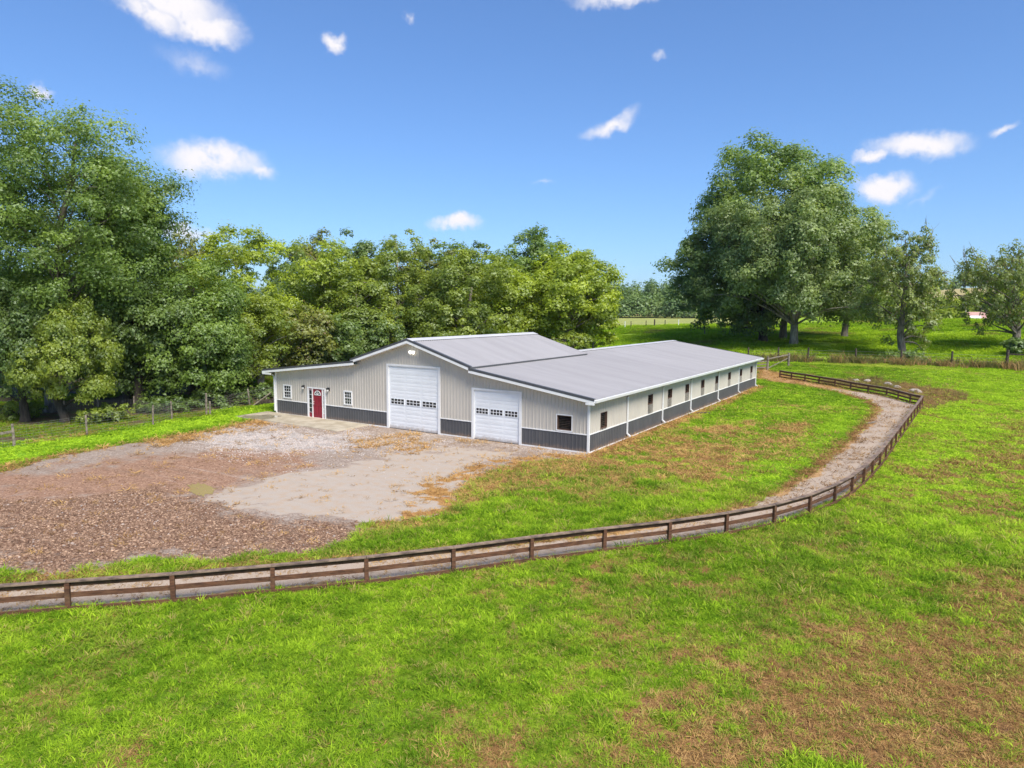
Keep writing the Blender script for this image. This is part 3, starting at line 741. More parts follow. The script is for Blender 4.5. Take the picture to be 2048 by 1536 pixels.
# garage doors
def garage(x0, x1, h, n):
    g = root_part('garage_door')
    mb = MB(); mb.box(x0, x1, .06, .09, .0, h); mb.build('door_backing', M['door_white'], g)
    mb = MB(); t = .15
    for a, b, c, d in ((x0-.02, x0+t, -.0, h+.02), (x1-t, x1+.02, -.0, h+.02), (x0+t, x1-t, h-.10, h+.02)):
        mb.box(a, b, -.045, .06, c, d)
    mb.build('door_casing', M['white'], g)
    xa, xb = x0+t+.004, x1-t-.004; sh = (h-.10-.03)/n; wid = xb-xa
    for k in range(n):
        z0 = .02+k*sh; z1 = z0+sh-.008
        mb = MB(); mb.box(xa, xb, .028, .06, z0, z1)
        for f0, f1 in ((.035, .318), (.358, .642), (.682, .965)):
            if k == 3: continue
            a, b = xa+f0*wid, xa+f1*wid
            for c, d in ((z0+.06, z0+sh*.48), (z0+sh*.56, z1-.06)):
                # pressed panel: shallow raised lozenge
                mb.hexa([(a, .0275, c), (b, .0275, c), (b, .0275, d), (a, .0275, d), (a+.03, .0235, c+.03), (b-.03, .0235, c+.03), (b-.03, .0235, d-.03), (a+.03, .0235, d-.03)])
        mb.build('door_section', M['door_white'], g)
    z0 = .02+3*sh
    pane = None
    for f0, f1 in ((.035, .318), (.358, .642), (.682, .965)):
        a, b = xa+f0*wid, xa+f1*wid; c, d = z0+.06, z0+sh-.06
        mb = MB(); nxp, nzp = 4, 2; bw = .03; pw = (b-a-bw*5)/4; ph = (d-c-bw*3)/2
        for i in range(nxp+1): mb.box(a+i*(pw+bw), a+i*(pw+bw)+bw, .004, .027, c, d)
        for j in range(nzp+1):
            for i in range(nxp): mb.box(a+bw+i*(pw+bw), a+(i+1)*(pw+bw), .006, .027, c+j*(ph+bw), c+j*(ph+bw)+bw)
        mb.build('window_insert', M['door_white'], g)
        for i in range(nxp):
            for j in range(nzp):
                px, pz = a+bw+i*(pw+bw), c+bw+j*(ph+bw)
                if pane is None:
                    mb = MB(); mb.box(0, pw, .018, .0265, 0, ph)
                    pane = mb.build('pane', M['glass'], None); pane.parent = g; pane.location = Vector((px, 0, pz))-origin(g)
                else:
                    o = bpy.data.objects.new('pane', pane.data); link(o, g); o.location = Vector((px, 0, pz))-origin(g)
    mb = MB(); mb.box(xa, xb, .02, .07, -.0, .02); mb.build('door_seal', M['black'], g)
garage(*SD, 6); garage(*LD, 8)
# entry door with sidelights
e = root_part('entry_door')
x0, x1, h = ED
mb = MB()
for a, b, c, d in ((x0-.02, x0+.10, -.0, h+.02), (x1-.10, x1+.02, -.0, h+.02), (x0+.10, x1-.10, h-.07, h+.02), (-21.255, -21.185, .06, h-.07), (-20.265, -20.195, .06, h-.07), (x0+.1, x1-.1, .0, .06)):
    mb.box(a, b, -.05, .05, c, d)
mb.build('door_frame', M['white'], e)
mb = MB(); mb.box(-21.183, -20.267, .0, .045, .062, h-.072)
for a, b, c, d in ((-21.10, -20.77, .16, .78), (-20.68, -20.35, .16, .78), (-21.10, -20.77, .9, 1.5), (-20.68, -20.35, .9, 1.5)):
    mb.hexa([(a, 0, c), (b, 0, c), (b, 0, d), (a, 0, d), (a+.04, -.012, c+.04), (b-.04, -.012, c+.04), (b-.04, -.012, d-.04), (a+.04, -.012, d-.04)])
mb.build('door_leaf', M['red'], e)
mb = MB(); cxx, cz, r = -20.725, 1.66, .30
pts = [(cxx+r*math.cos(t), -.004, cz+r*math.sin(t)*.95) for t in np.linspace(0, math.pi, 13)]
mb.quad(*pts); mb.build('fanlight', M['glass'], e)
mb = MB()
for p, q in zip(pts[:-1], pts[1:]): mb.beam(p, q, (0, -.02, 0), ((q[0]+p[0])/2-cxx, 0, (q[2]+p[2])/2-cz), 0, 1, -.13, .06)
mb.box(cxx-r-.02, cxx+r+.02, -.024, -.004, cz-.03, cz+.02)
for t in (.25, .5, .75): mb.beam((cxx, -.004, cz), (cxx+r*math.cos(t*math.pi), -.004, cz+r*.95*math.sin(t*math.pi)), (0, -.014, 0), (math.sin(t*math.pi)*.028, 0, -math.cos(t*math.pi)*.028), 0, 1, -.5, .5)
mb.build('fanlight_frame', M['white'], e)
for a, b in ((x0+.102, -21.257), (-20.193, x1-.102)):
    sl = root_part('sidelight'); sl.parent = e
    mb = MB(); mb.box(a, b, .01, .05, .062, h-.072); mb.build('sidelight_panel', M['red'], e); bpy.data.objects.remove(sl)
    c0, c1 = .40, 1.96
    ga, gb = a+.035, b-.035
    mb = MB(); mb.box(ga, gb, -.004, .008, c0, c1); mb.build('sidelight_glass', M['glass'], e)
    mb = MB()
    mb.box(ga-.014, ga, -.018, .009, c0-.02, c1+.02); mb.box(gb, gb+.014, -.018, .009, c0-.02, c1+.02)
    for k in range(6): z = c0+(c1-c0)*k/5; mb.box(ga, gb, -.016, .009, z-.011, z+.011)
    mb.build('sidelight_grille', M['white'], e)
mb = MB(); mb.tube([(-21.10, -.0, 1.0), (-21.10, -.06, 1.0)], .02, 8); mb.tube([(-21.10, -.06, 1.0), (-21.10, -.10, 1.0)], [.03, .035], 8); mb.build('door_handle', M['shade'], e); mb = MB(); mb.tube([(-21.10, 0, 1.16), (-21.10, -.03, 1.16)], .03, 8); mb.build('deadbolt', M['shade'], e)
# double-hung windows
for x0, x1, z0, z1 in WIN:
    wv = root_part('window')
    mb = MB(); t = .09
    for a, b, c, d in ((x0, x0+t, z0, z1), (x1-t, x1, z0, z1), (x0+t, x1-t, z1-t, z1), (x0+t, x1-t, z0, z0+t*.8)): mb.box(a, b, -.05, .03, c, d)
    mb.build('window_frame', M['white'], wv)
    zm = (z0+z1)/2; mb = MB(); mb.box(x0+t, x1-t, -.03, .03, zm-.025, zm+.025); mb.build('meeting_rail', M['white'], wv)
    for j, (c, d, yo) in enumerate(((z0+t*.8, zm-.025, .012), (zm+.025, z1-t, 0.0))):
        mb = MB(); mb.box(x0+t, x1-t, yo, yo+.01, c, d); mb.build('glass', M['glass'], wv)
        mb = MB()
        for i in (1, 2): xx = x0+t+(x1-x0-2*t)*i/3; mb.box(xx-.012, xx+.012, yo-.012, yo-.001, c, d)
        mb.box(x0+t, x1-t, yo-.014, yo-.0125, (c+d)/2-.012, (c+d)/2+.012); mb.build('muntin', M['white'], wv)
# coach lamps by the entry door and the floodlight in the gable
for x in (-22.03, -19.6):
    l = root_part('wall_lamp')
    mb = MB(); mb.box(x-.06, x+.06, -.03, -.0, 2.02, 2.24); mb.tube([(x, -.03, 2.2), (x, -.13, 2.26), (x, -.15, 2.2)], .015, 6); mb.tube([(x, -.15, 2.25), (x, -.15, 2.2), (x, -.15, 2.13)], [.03, .10, .105], 8); mb.build('lamp_hood', M['black'], l)
    mb = MB(); mb.tube([(x, -.15, 2.128), (x, -.15, 2.02), (x, -.15, 1.98)], [.085, .075, .04], 8); mb.build('lamp_glass', M['shade'], l)
l = root_part('floodlight'); x = -12.1
mb = MB(); mb.box(x-.07, x+.07, -.04, 0, 4.90, 5.06); mb.tube([(x, -.04, 4.98), (x-.02, -.1, 5.0)], .03, 6); mb.tube([(x+.12, -.06, 5.0), (x-.12, -.16, 5.02)], .05, 6); mb.build('light_bracket', M['shade'], l)
for s in (-.14, .10):
    mb = MB(); mb.tube([(x+s, -.08, 5.03), (x+s-.015, -.19, 4.98), (x+s-.02, -.22, 4.965)], [.05, .11, .115], 10); mb.build('light_head', M['lamp'], l)

# concrete pad in front of the entry door
def slab_mat():
    mt = bpy.data.materials.new('damp_concrete'); mt.use_nodes = True; t = NT(mt.node_tree); bs = t.n['Principled BSDF']
    pos = t.new('ShaderNodeNewGeometry').outputs['Position']
    n = t.noise(pos, 1.1, 6, .65); nf = t.noise(pos, 14, 5, .7)
    wet = t.smooth(t.noise(t.vmath('ADD', pos, (3.1, 1.2, 0)), .55, 3, .5), (.46), .56)
    sx_ = t.new('ShaderNodeSeparateXYZ'); t.l.new(pos, sx_.inputs[0]); wet = t.math('MULTIPLY', wet, t.smooth(sx_.outputs[0], -22.2, -23.6))
    c = t.mix(t.smooth(n, .3, .7), (.33, .275, .195), (.50, .44, .34)); c = t.mix(t.math('MULTIPLY', t.smooth(nf, .4, .8), .4), c, (.22, .18, .13))
    c = t.mix(t.math('MULTIPLY', wet, .45), c, (.20, .17, .125))
    t.set(bs, 'Base Color', c); t.set(bs, 'Roughness', t.mix(wet, (.75,)*3, (.08,)*3))
    return mt
mb = MB(); mb.hexa([(-26.0, -2.75, -.05), (-15.9, -2.95, -.05), (-15.9, -.052, -.05), (-26.0, -.052, -.05), (-25.98, -2.73, .055), (-15.92, -2.93, .055), (-15.92, -.052, .062), (-25.98, -.052, .062)])
o = mb.build('concrete_pad', slab_mat(), None); tag(o, 'damp concrete pad at the red entry door', kind='structure')
# ------------------------------------------------------------------ board fence along the path
NF = len(FPOST)
fz = [float(GH(*p)) for p in FPOST]
fence = root('board_fence', (*FPOST[12], fz[12]), 'low dark brown three-board fence curving along the gravel path', 'fence')
rf = random.Random(5)
for i, (p, z) in enumerate(zip(FPOST, fz)):
    a = Vector(FPOST[max(i-1, 0)]); b = Vector(FPOST[min(i+1, NF-1)]); d = (b-a).normalized(); n = Vector((d.y, -d.x))      # n: away from the path
    dv, nv = Vector((d.x, d.y, 0)), Vector((n.x, n.y, 0)); c = Vector((*p, 0)); lean = nv*rf.uniform(-.012, .012)+dv*rf.uniform(-.012, .012)
    mb = MB(); q = c-dv*.058
    mb.beam(q+Vector((0, 0, z-.25)), q+lean+Vector((0, 0, z+.765)), dv*.116, nv*.10)
    mb.build('post', M['fence_wood'], fence)
    if i == NF-1: break
    p2, z2 = FPOST[i+1], fz[i+1]
    A = Vector((*p, z)); B = Vector((*p2, z2)); d = (B-A).normalized(); n = Vector((d.y, -d.x, 0)).normalized()
    g = d*.004
    j = lambda s=.008: Vector((0, 0, rf.uniform(-s, s)))
    for nm, z0, z1, off, th, mat in (('top_rail', .62, .762, -.036, .034, 'fence_wood'), ('middle_rail', .325, .455, -.036, .034, 'fence_wood'), ('ground_board', -.06, .14, .104, .036, 'fence_wood')):
        mb = MB(); ja, jb = j(), j()
        mb.beam(A+g+ja, B-g+jb, n, (0, 0, 1), off, off+th, z0, z1); mb.build(nm, M[mat], fence)
    mb = MB(); mb.beam(A+g, B-g, n, (0, 0, 1), -.05, .115, .768+rf.uniform(0, .004), .805); mb.build('cap_board', M['fence_cap'], fence)

# ------------------------------------------------------------------ wire fences
def post_obj(parent, base, hgt, r, mat, lean=(0, 0), name='post', n=8):
    mb = MB(); b = Vector(base); t = b+Vector((lean[0], lean[1], hgt))
    mb.tube([b-Vector((0, 0, .3)), b+(t-b)*.5, t], [r*1.05, r, r*.92], n); return mb.build(name, mat, parent, smooth=False)
def wires(parent, pts, levels, stays=None, r=.006, name='wire', mat='wire'):
    mb = MB()
    for a, b in zip(pts[:-1], pts[1:]):
        a, b = Vector(a), Vector(b)
        for lv in levels: mb.tube([a+Vector((0, 0, lv)), (a+b)/2+Vector((0, 0, lv-.015)), b+Vector((0, 0, lv))], r, 3, False)
        if stays:
            k = int((b-a).length/stays)
            for i in range(1, k):
                q = a.lerp(b, i/k); mb.tube([q+Vector((0, 0, levels[0])), q+Vector((0, 0, levels[-1]))], r*.7, 3, False)
    return mb.build(name, M[mat], parent)
# stock fence on the left
lp = [Vector(hit(x, y)) for x, y in ((-70, 912), (29, 893), (174, 870), (306, 850), (344, 839), (413, 830), (500, 812), (560, 800))]
f1 = root('stock_fence', lp[1], 'wire mesh stock fence on weathered round posts beside the woods', 'fence')
hts = [1.2, 1.25, 1.2, 1.3, 1.25, 1.55, 1.3, 1.2]
for k, (p, h_) in enumerate(zip(lp, hts)): post_obj(f1, p, h_, .075 if k in (1, 5) else .06, M['old_wood'], (rf.uniform(-.05, .05), rf.uniform(-.05, .05)) if k != 6 else (-.35, .1))
post_obj(f1, lp[5]+Vector((.25, .12, 0)), 1.0, .07, M['old_wood'])
wires(f1, lp, (.08, .25, .42, .58, .74, .9, 1.04, 1.15), .32, .0045)
a, b = lp[0], lp[1]
mb = MB(); mb.beam(a+Vector((0, 0, .72)), b+Vector((0, 0, .78)), (.04, -.02, 0), (0, 0, .13)); mb.build('rail', M['old_wood'], f1)
br = Vector(hit(504, 813)); mb = MB(); mb.tube([br, br+Vector((.75, 1.2, 1.0))], .05, 6); mb.build('brace', M['old_wood'], f1)
wb = [Vector(hit(x, y)) for x, y in ((130, 838), (197, 829), (269, 827), (344, 839))]
f2 = root('netting_fence', wb[1], 'short fence hung with dark netting behind the stock fence', 'fence')
for p in wb[:3]: post_obj(f2, p, 1.25, .06, M['old_wood'], (rf.uniform(-.04, .04), 0))
wires(f2, wb, tuple(np.arange(.1, 1.05, .09)), .11, .0035, 'netting', 'wire')
# low rubble wall of old boards beyond the barn's corner
q0, q1 = Vector(hit(512, 812)), Vector(hit(556, 806))
kb = root('timber_edging', q0, 'low dark timber edging with pale stakes beside the barn corner', 'edging')
mb = MB(); mb.beam(q0, q1, (0, .08, 0), (0, 0, .42)); mb.build('board', M['old_dark'], kb)
for t_ in (.15, .55, .9): post_obj(kb, q0.lerp(q1, t_)+Vector((0, -.1, 0)), .55, .03, M['old_wood'], (-.12, 0), 'stake', 6)

# fence behind the lawn on the right
def bf(x): return far(x, BFD)
bp = [bf(x) for x in (1500, 1560, 1620, 1716, 1808, 1909)]+[bf(2020)]
f3 = root('pasture_fence', bp[3], 'wire fence on dark wooden posts at the far edge of the lawn', 'fence')
for k, p in enumerate(bp): post_obj(f3, p, 1.75 if k != 6 else 2.05, .11 if k != 6 else .16, M['old_dark'], (rf.uniform(-.06, .06), 0))
wires(f3, bp, (.35, .7, 1.05, 1.4), None, .010)
e2 = bf(2170); mb = MB(); mb.beam(bp[-1]+Vector((0, 0, 1.5)), e2+Vector((0, 0, 1.45)), (0, .08, 0), (0, 0, .16)); mb.build('rail', M['old_dark'], f3); post_obj(f3, e2, 1.9, .14, M['old_dark'])
# gate section behind the barn
ga, gb_, gc = far(1539, 87.5), far(1581, 91), far(1505, 86.5)
gt = root('pasture_gate', ga, 'weathered wooden gate section behind the barn corner', 'gate')
for p, h_ in ((ga, 1.6), (gb_, 1.55)): post_obj(gt, p, h_, .13, M['old_wood'])
mb = MB(); mb.beam(ga+Vector((0, 0, 1.2)), gb_+Vector((0, 0, 1.28)), (0, .08, 0), (0, 0, .16)); mb.build('rail', M['old_wood'], gt)
mb = MB(); mb.beam(ga+Vector((0, 0, .1)), gb_+Vector((0, 0, .9)), (0, .06, 0), (0, 0, .12)); mb.build('rail', M['old_wood'], gt)
for h_ in (.25, .6, .95): mb = MB(); mb.beam(gc+Vector((0, 0, h_)), ga+Vector((0, 0, h_)), (0, .05, 0), (0, 0, .13)); mb.build('rail', M['old_wood'], gt)
# stakes of the far field fence
fp = [far(x, d_) for x, d_ in ((1180, 158), (1250, 158), (1262, 158), (1292, 158), (1309, 158), (1330, 158), (1357, 158), (1410, 160))]
f4 = root('far_field_fence', fp[3], 'thin line of stakes between the green pasture and the pale field', 'fence')
for k, p in enumerate(fp): post_obj(f4, p, 1.5 if k != 4 else 1.7, .09 if k != 4 else .16, M['white'] if k in (1, 6) else M['old_dark'], n=6)
wires(f4, fp, (1.0,), None, .012)

# pipe lying at the wall and the plank at the path edge
mb = MB(); p = Vector((.5, 17.7, .07)); mb.tube([p, p+Vector((.35, .25, .0)), p+Vector((.85, .45, -.01))], .06, 8); o = mb.build('drain_pipe', M['black'], None, loc=tuple(p)); tag(o, 'short black drain pipe lying under the third downspout', 'pipe')
p = Vector(hit(1728, 848)); mb = MB(); mb.beam(p, p+Vector((.55, .9, .06)), (.16, -.09, 0), (0, 0, .05)); o = mb.build('loose_board', M['old_wood'], None, loc=tuple(p)); tag(o, 'loose pale board lying on the grass edge of the path', 'board')

# boulders in the dead brush by the path corner
def rock_mesh(seed, flat_=.6, sub=2):
    import bmesh
    r = np.random.default_rng(seed); bm = bmesh.new(); bmesh.ops.create_icosphere(bm, subdivisions=sub, radius=.5)
    pl = [(r.normal(size=3), r.uniform(.28, .42)) for _ in range(9)]
    for v in bm.verts:
        c = np.array(v.co)
        for n_, o_ in pl:
            n_ = n_/np.linalg.norm(n_); e_ = c@n_-o_
            if e_ > 0: c = c-n_*e_
        v.co = c*np.array([1, .8, flat_])*(1+r.normal()*.03)
    V = np.array([v.co[:] for v in bm.verts]); F = np.array([[v.index for v in f.verts] for f in bm.faces]); bm.free(); return V, F
for k, (x, y, s, lab) in enumerate(((1832, 786, 1.5, 'largest pale boulder beside the fence corner'), (1794, 777, 1.1, 'pale boulder second from the fence corner'), (1778, 770, 1.2, 'flat pale boulder in the middle of the dead brush'), (1736, 764, 1.0, 'small pale boulder near the far end of the brush'), (1710, 763, 1.1, 'farthest pale boulder in the row of dead brush'))):
    V, F = rock_mesh(40+k, .55); p = Vector(hit(x, y))
    o = link(bpy.data.objects.new('boulder', mesh_np('boulder', V*s, F, M['rock']))); o.location = p+Vector((0, 0, .02*s)); o.rotation_euler = (0, 0, k*1.3); tag(o, lab, 'boulder', 'boulders in the dead brush')

# ------------------------------------------------------------------ trees
M['leaf_oak'] = foliage_mat('oak_leaves', (.15, .22, .045), (.34, .43, .115), .5)
M['leaf_green'] = foliage_mat('green_leaves', (.105, .185, .020), (.27, .385, .05), .48)
M['leaf_mid'] = foliage_mat('olive_leaves', (.15, .22, .018), (.365, .44, .036), .5)
M['leaf_yellow'] = foliage_mat('yellow_green_leaves', (.20, .28, .012), (.50, .60, .026), .52)
M['leaf_dark'] = foliage_mat('dark_green_leaves', (.08, .145, .022), (.21, .30, .05), .45)
M['leaf_rust'] = foliage_mat('rusty_olive_leaves', (.14, .175, .02), (.34, .36, .05), .5, (.22, .11, .03))
M['leaf_bleak'] = foliage_mat('thin_olive_leaves', (.12, .17, .022), (.32, .385, .06), .5, (.20, .11, .04))
M['leaf_far'] = foliage_mat('far_leaves', (.10, .18, .045), (.235, .33, .085), .4)

def leaf_quads(C, N, s, r):
    """one small leaf face per point"""
    n = len(C); t = np.cross(N, r.normal(size=(n, 3))); t /= np.linalg.norm(t, axis=1)[:, None]+1e-9; b = np.cross(N, t)
    s = s[:, None]
    V = np.stack([C-t*s*.55-b*s*.42, C+b*s*.46-t*s*.35, C+t*s*.75], 1).reshape(-1, 3)
    return V, np.arange(3*n).reshape(-1, 3)
def crown_mesh(name, mat, centre, radii, nclump, nleaf, leaf, seed, rough=.5, fill=.42, clump=.2, flat_=.95, droop=0, tops=None):
    """leaf faces in clumps through an uneven ellipsoid; returns the mesh and the clump centres"""
    r = np.random.default_rng(seed)
    d = r.normal(size=(nclump*3, 3)); d /= np.linalg.norm(d, axis=1)[:, None]; d = d[d[:, 2] > -.93][:nclump]
    lob = r.normal(size=(7, 3)); lob /= np.linalg.norm(lob, axis=1)[:, None]; la = r.uniform(-rough, rough, 7)
    sup = (np.abs(d)**2.3).sum(1)**(-1/2.3)
    env = sup*.92+(np.clip(d@lob.T, 0, 1)**3*la).sum(1)
    u = np.where(r.random(len(d)) < .7, .60+.50*r.random(len(d)), r.random(len(d))**fill)
    R_ = np.array(radii); c = np.array(centre)
    K = c+d*R_*(env*u)[:, None]
    K[:, 2] -= droop*np.hypot(K[:, 0]-c[0], K[:, 1]-c[1])**2/max(radii[0], .1)
    rad = clump*R_.mean()*np.clip(np.exp(r.normal(size=len(K))*.35), .5, 1.8)*.74
    rel = K-c                                   # bring the uneven crown back to its measured size
    hx = np.quantile(np.hypot(rel[:, 0], rel[:, 1])+rad*.8, .97); rel[:, :2] *= radii[0]/hx
    upz = (rel[:, 2]+rad*.85).max(); lwz = -(rel[:, 2]-rad*.85).min()
    rel[:, 2] = np.where(rel[:, 2] > 0, rel[:, 2]*radii[2]/max(upz, .1), rel[:, 2]*min(1, radii[2]/max(lwz, .1)))
    K = c+rel
    w_ = rad**2; w_ /= w_.sum(); ids = r.choice(len(K), nleaf, p=w_)
    q = r.normal(size=(nleaf, 3)); q /= np.linalg.norm(q, axis=1)[:, None]
    low = q[:, 2] < -.5; q[low, 2] *= -.6
    rr = r.random(nleaf)**.27
    bump = 1+.35*np.sin(q@r.normal(size=3)*5+ids)*np.sin(q@r.normal(size=3)*6+ids*2.1)
    P = K[ids]+q*(rad[ids]*rr*bump)[:, None]*np.array([1, 1, flat_])
    cd_ = (P-c)/R_; cd_ /= np.linalg.norm(cd_, axis=1)[:, None]+1e-6
    N = q*.85+cd_*.3+np.array([.08, -.12, .36])+r.normal(size=(nleaf, 3))*.36; N /= np.linalg.norm(N, axis=1)[:, None]
    V, F = leaf_quads(P, N, leaf*r.uniform(.65, 1.35, nleaf), r)
    tint = r.random(len(K))[ids]; lf = r.random(nleaf)
    return mesh_np(name, V, F, mat, {'tint': ('FACE', tint), 'leaf': ('FACE', lf)}), K, rad
def limb(mb, a, b, r0, r1, r, sag=.12, n=5, seg=4):
    a, b = np.array(a), np.array(b); L_ = np.linalg.norm(b-a); mid = r.normal(size=3)*L_*.07; pts = []; rad = []
    for i in range(seg+1):
        t = i/seg; p = a+(b-a)*t+mid*math.sin(t*math.pi)+np.array([0, 0, L_*sag*math.sin(t*math.pi)]); pts.append(p); rad.append(r0+(r1-r0)*t)
    mb.tube(pts, rad, n, False)
def tree(name, label, xb, d, xc, ytop, ybot, hw, leafm, bark, tr, seed, dens=1.0, group=None, ncl=None, depth=1.0, lean=0, top_frac=.8, limbs=26, trunks=1, clump=.2, rough=.5, fill=.42, twigs=0, leaf=None, droop=0, cat='tree'):
    """tree seen at column xb (trunk), crown centred on column xc from row ytop to ybot, half width hw, all at distance d"""
    r = np.random.default_rng(seed)
    base = far(xb, d); cen_ = far(xc, d); zt = zpx(xc, ytop, d); zb = max(zpx(xc, ybot, d), base.z+(.5 if cat == 'tree' else -.3))
    rx = hw*d/FPX; rz = (zt-zb)/2; cz = (zt+zb)/2
    o = root(name, base, label, cat, group)
    leaf = leaf or max(.13, d*.0025)
    ncl = int((ncl or 70+9*rx)*2.3)
    area = math.pi*rx*rz; nleaf = int(min(120000, dens*6.4*area/(leaf*leaf*.5)))
    loc = np.array([cen_.x-base.x, cen_.y-base.y, cz-base.z])
    me, K, rad = crown_mesh('crown', M[leafm], loc, (rx, rx*depth, rz), ncl, nleaf, leaf, seed, rough, fill, clump, droop=droop)
    V = np.empty(len(me.vertices)*3, np.float32); me.vertices.foreach_get('co', V); V = V.reshape(-1, 3).astype(float)
    hd = RT[:2]/np.linalg.norm(RT[:2]); b3 = np.array(base)
    for it in range(3):          # settle the crown to the size measured in the photograph
        w3 = V[::5]+b3-CAM; f_ = w3@FW; px = 1024+FPX*(w3@RT)/f_; py = 768-FPX*(w3@UP)/f_
        s_z = np.clip(1+(np.quantile(py, .002)-ytop)*d/FPX/max(2*rz, .5), .6, 1.6)
        xl, xr = np.quantile(px, (.008, .992)); s_x = np.clip(2*hw/max(xr-xl, 1), .6, 1.6); sh = (xc-(xl+xr)/2)*d/FPX
        for A in (V, K):
            A[:, :2] = loc[:2]+(A[:, :2]-loc[:2])*s_x+hd*sh; A[:, 2] = (loc[2]-rz)+(A[:, 2]-loc[2]+rz)*s_z
    me.vertices.foreach_set('co', V.astype(np.float32).ravel()); me.update()
    cr = link(bpy.data.objects.new('crown', me), o)
    mb = MB(); h = zt-base.z
    for k in range(trunks):
        off = np.array([0, 0, 0.]) if k == 0 else np.append(r.normal(size=2)*tr*1.4, 0)
        top = loc+np.array([r.normal()*rx*.1+lean, r.normal()*rx*.1, rz*(top_frac*2-1)])
        pts = [off+np.array([0, 0, -.3]), off+np.array([0, 0, .15]), off+np.array([0, 0, h*.05])]; rads = [tr*1.35, tr*1.2, tr*1.0]
        for i in range(1, 7):
            t = i/6; p = off*(1-t)+np.array([0, 0, h*.05])+(top-np.array([0, 0, h*.05]))*np.array([t**1.5, t**1.5, t])+np.append(r.normal(size=2)*tr*.35, 0); pts.append(p); rads.append(tr*(1-t*.82))
        mb.tube(pts, rads, 9)
        P = np.array(pts)
        lo = max(.12, (zb-base.z)/h*.75)
        for j in r.permutation(len(K))[:limbs//trunks]:
            tz = np.clip(K[j][2]-np.hypot(*(K[j]-loc)[:2])*.6, h*lo, P[-1][2]*.95)
            i = int(np.clip(np.searchsorted(P[:, 2], tz), 1, len(P)-1)); f = (tz-P[i-1][2])/(P[i][2]-P[i-1][2]+1e-6)
            a = P[i-1]+(P[i]-P[i-1])*f; ra = rads[i]*.36
            limb(mb, a, K[j], max(ra, .04), max(.02, ra*.25), r)
        for j in range(twigs):
            k_ = r.integers(len(K)); a = K[k_]; dirn = (a-loc)/np.linalg.norm(a-loc)+np.array([0, 0, .5])+r.normal(size=3)*.35
            b = a+dirn*rad[k_]*r.uniform(.8, 1.4); limb(mb, a, b, .05, .015, r, 0, 4, 2); limb(mb, (a+b)/2, b+r.normal(size=3)*rad[k_]*.5, .03, .012, r, 0, 3, 2)
    tk = mb.build('trunk', M[bark], None, smooth=True); tk.parent = o
    return o
GW = 'trees of the wood behind the barn'
# left edge of the wood
tree('broadleaf_tree', 'tallest tree of the wood, towering over the left edge', 95, 60, 135, 172, 700, 215, 'leaf_green', 'bark', .45, 11, 1.05, limbs=40, clump=.15, rough=.5, ncl=190)
tree('broadleaf_tree', 'dark green tree on the right flank of the tallest tree', 250, 62, 255, 330, 790, 95, 'leaf_green', 'bark_dark', .4, 12, 1.0, ncl=120, clump=.2)
tree('broadleaf_tree', 'tree cut by the left edge under the tallest tree', 38, 56, 15, 560, 830, 100, 'leaf_dark', 'bark_dark', .28, 13, .9, ncl=80)
tree('broadleaf_tree', 'low olive tree with thick trunk overhanging the stock fence', 118, 54, 130, 600, 818, 105, 'leaf_mid', 'bark_dark', .28, 14, 1.0, ncl=70, clump=.19)
tree('broadleaf_tree', 'dense dark tree in the shade behind the netting fence', 270, 59, 290, 560, 835, 115, 'leaf_dark', 'bark_dark', .35, 15, 1.0, ncl=90)
tree('broadleaf_tree', 'dark green tree bulging forward between netting fence and barn', 390, 60, 385, 520, 830, 108, 'leaf_green', 'bark_dark', .35, 16, 1.0, ncl=95)
tree('broadleaf_tree', 'yellow green tree topping the wood left of the sky gap', 455, 68, 470, 455, 760, 95, 'leaf_yellow', 'bark', .32, 17, .85, ncl=90, clump=.17, rough=.45)
tree('broadleaf_tree', 'rust-tipped tree against the flank of the tallest tree', 375, 70, 375, 448, 640, 70, 'leaf_rust', 'bark', .3, 18, .6, ncl=80, clump=.15)
tree('broadleaf_tree', 'olive tree leaning over the barn\'s left eave', 520, 66, 500, 590, 800, 88, 'leaf_mid', 'bark_pale', .33, 19, .7, ncl=75, lean=-1.5)
# behind the barn
tree('broadleaf_tree', 'bright yellow green tree with pale forked trunk right of the sky gap', 655, 78, 650, 478, 760, 88, 'leaf_yellow', 'bark_pale', .36, 21, .6, ncl=75, clump=.2, limbs=30, trunks=2)
tree('broadleaf_tree', 'rusty olive tree low behind the left lean-to roof', 610, 68, 610, 610, 820, 68, 'leaf_rust', 'bark', .25, 22, .85, ncl=60)
tree('broadleaf_tree', 'olive tree rising behind the gable peak', 795, 80, 790, 468, 750, 88, 'leaf_mid', 'bark_pale', .33, 23, .95, ncl=95, clump=.17)
tree('broadleaf_tree', 'broad olive tree with drooping sprays behind the middle roof', 930, 76, 930, 500, 740, 112, 'leaf_mid', 'bark', .4, 24, 1.0, ncl=110, clump=.16, droop=.1)
tree('broadleaf_tree', 'dark tree standing above the others near the right end', 1055, 90, 1050, 456, 690, 72, 'leaf_green', 'bark_dark', .4, 25, .9, ncl=80)
tree('broadleaf_tree', 'yellow green tree at the right end of the wood, overhanging the pasture', 1130, 84, 1132, 492, 692, 104, 'leaf_yellow', 'bark', .45, 26, .95, ncl=110, clump=.17, limbs=34)
tree('broadleaf_tree', 'small yellow green tree filling between gable and right end', 1020, 82, 1000, 512, 740, 75, 'leaf_yellow', 'bark', .3, 27, .8, ncl=70)
tree('broadleaf_tree', 'olive tree between the forked tree and the gable', 715, 76, 720, 540, 770, 80, 'leaf_mid', 'bark_pale', .28, 28, .9, ncl=75)
tree('broadleaf_tree', 'shaded green tree behind the left lean-to roof', 660, 70, 660, 630, 830, 70, 'leaf_dark', 'bark_dark', .25, 29, .9, ncl=60)
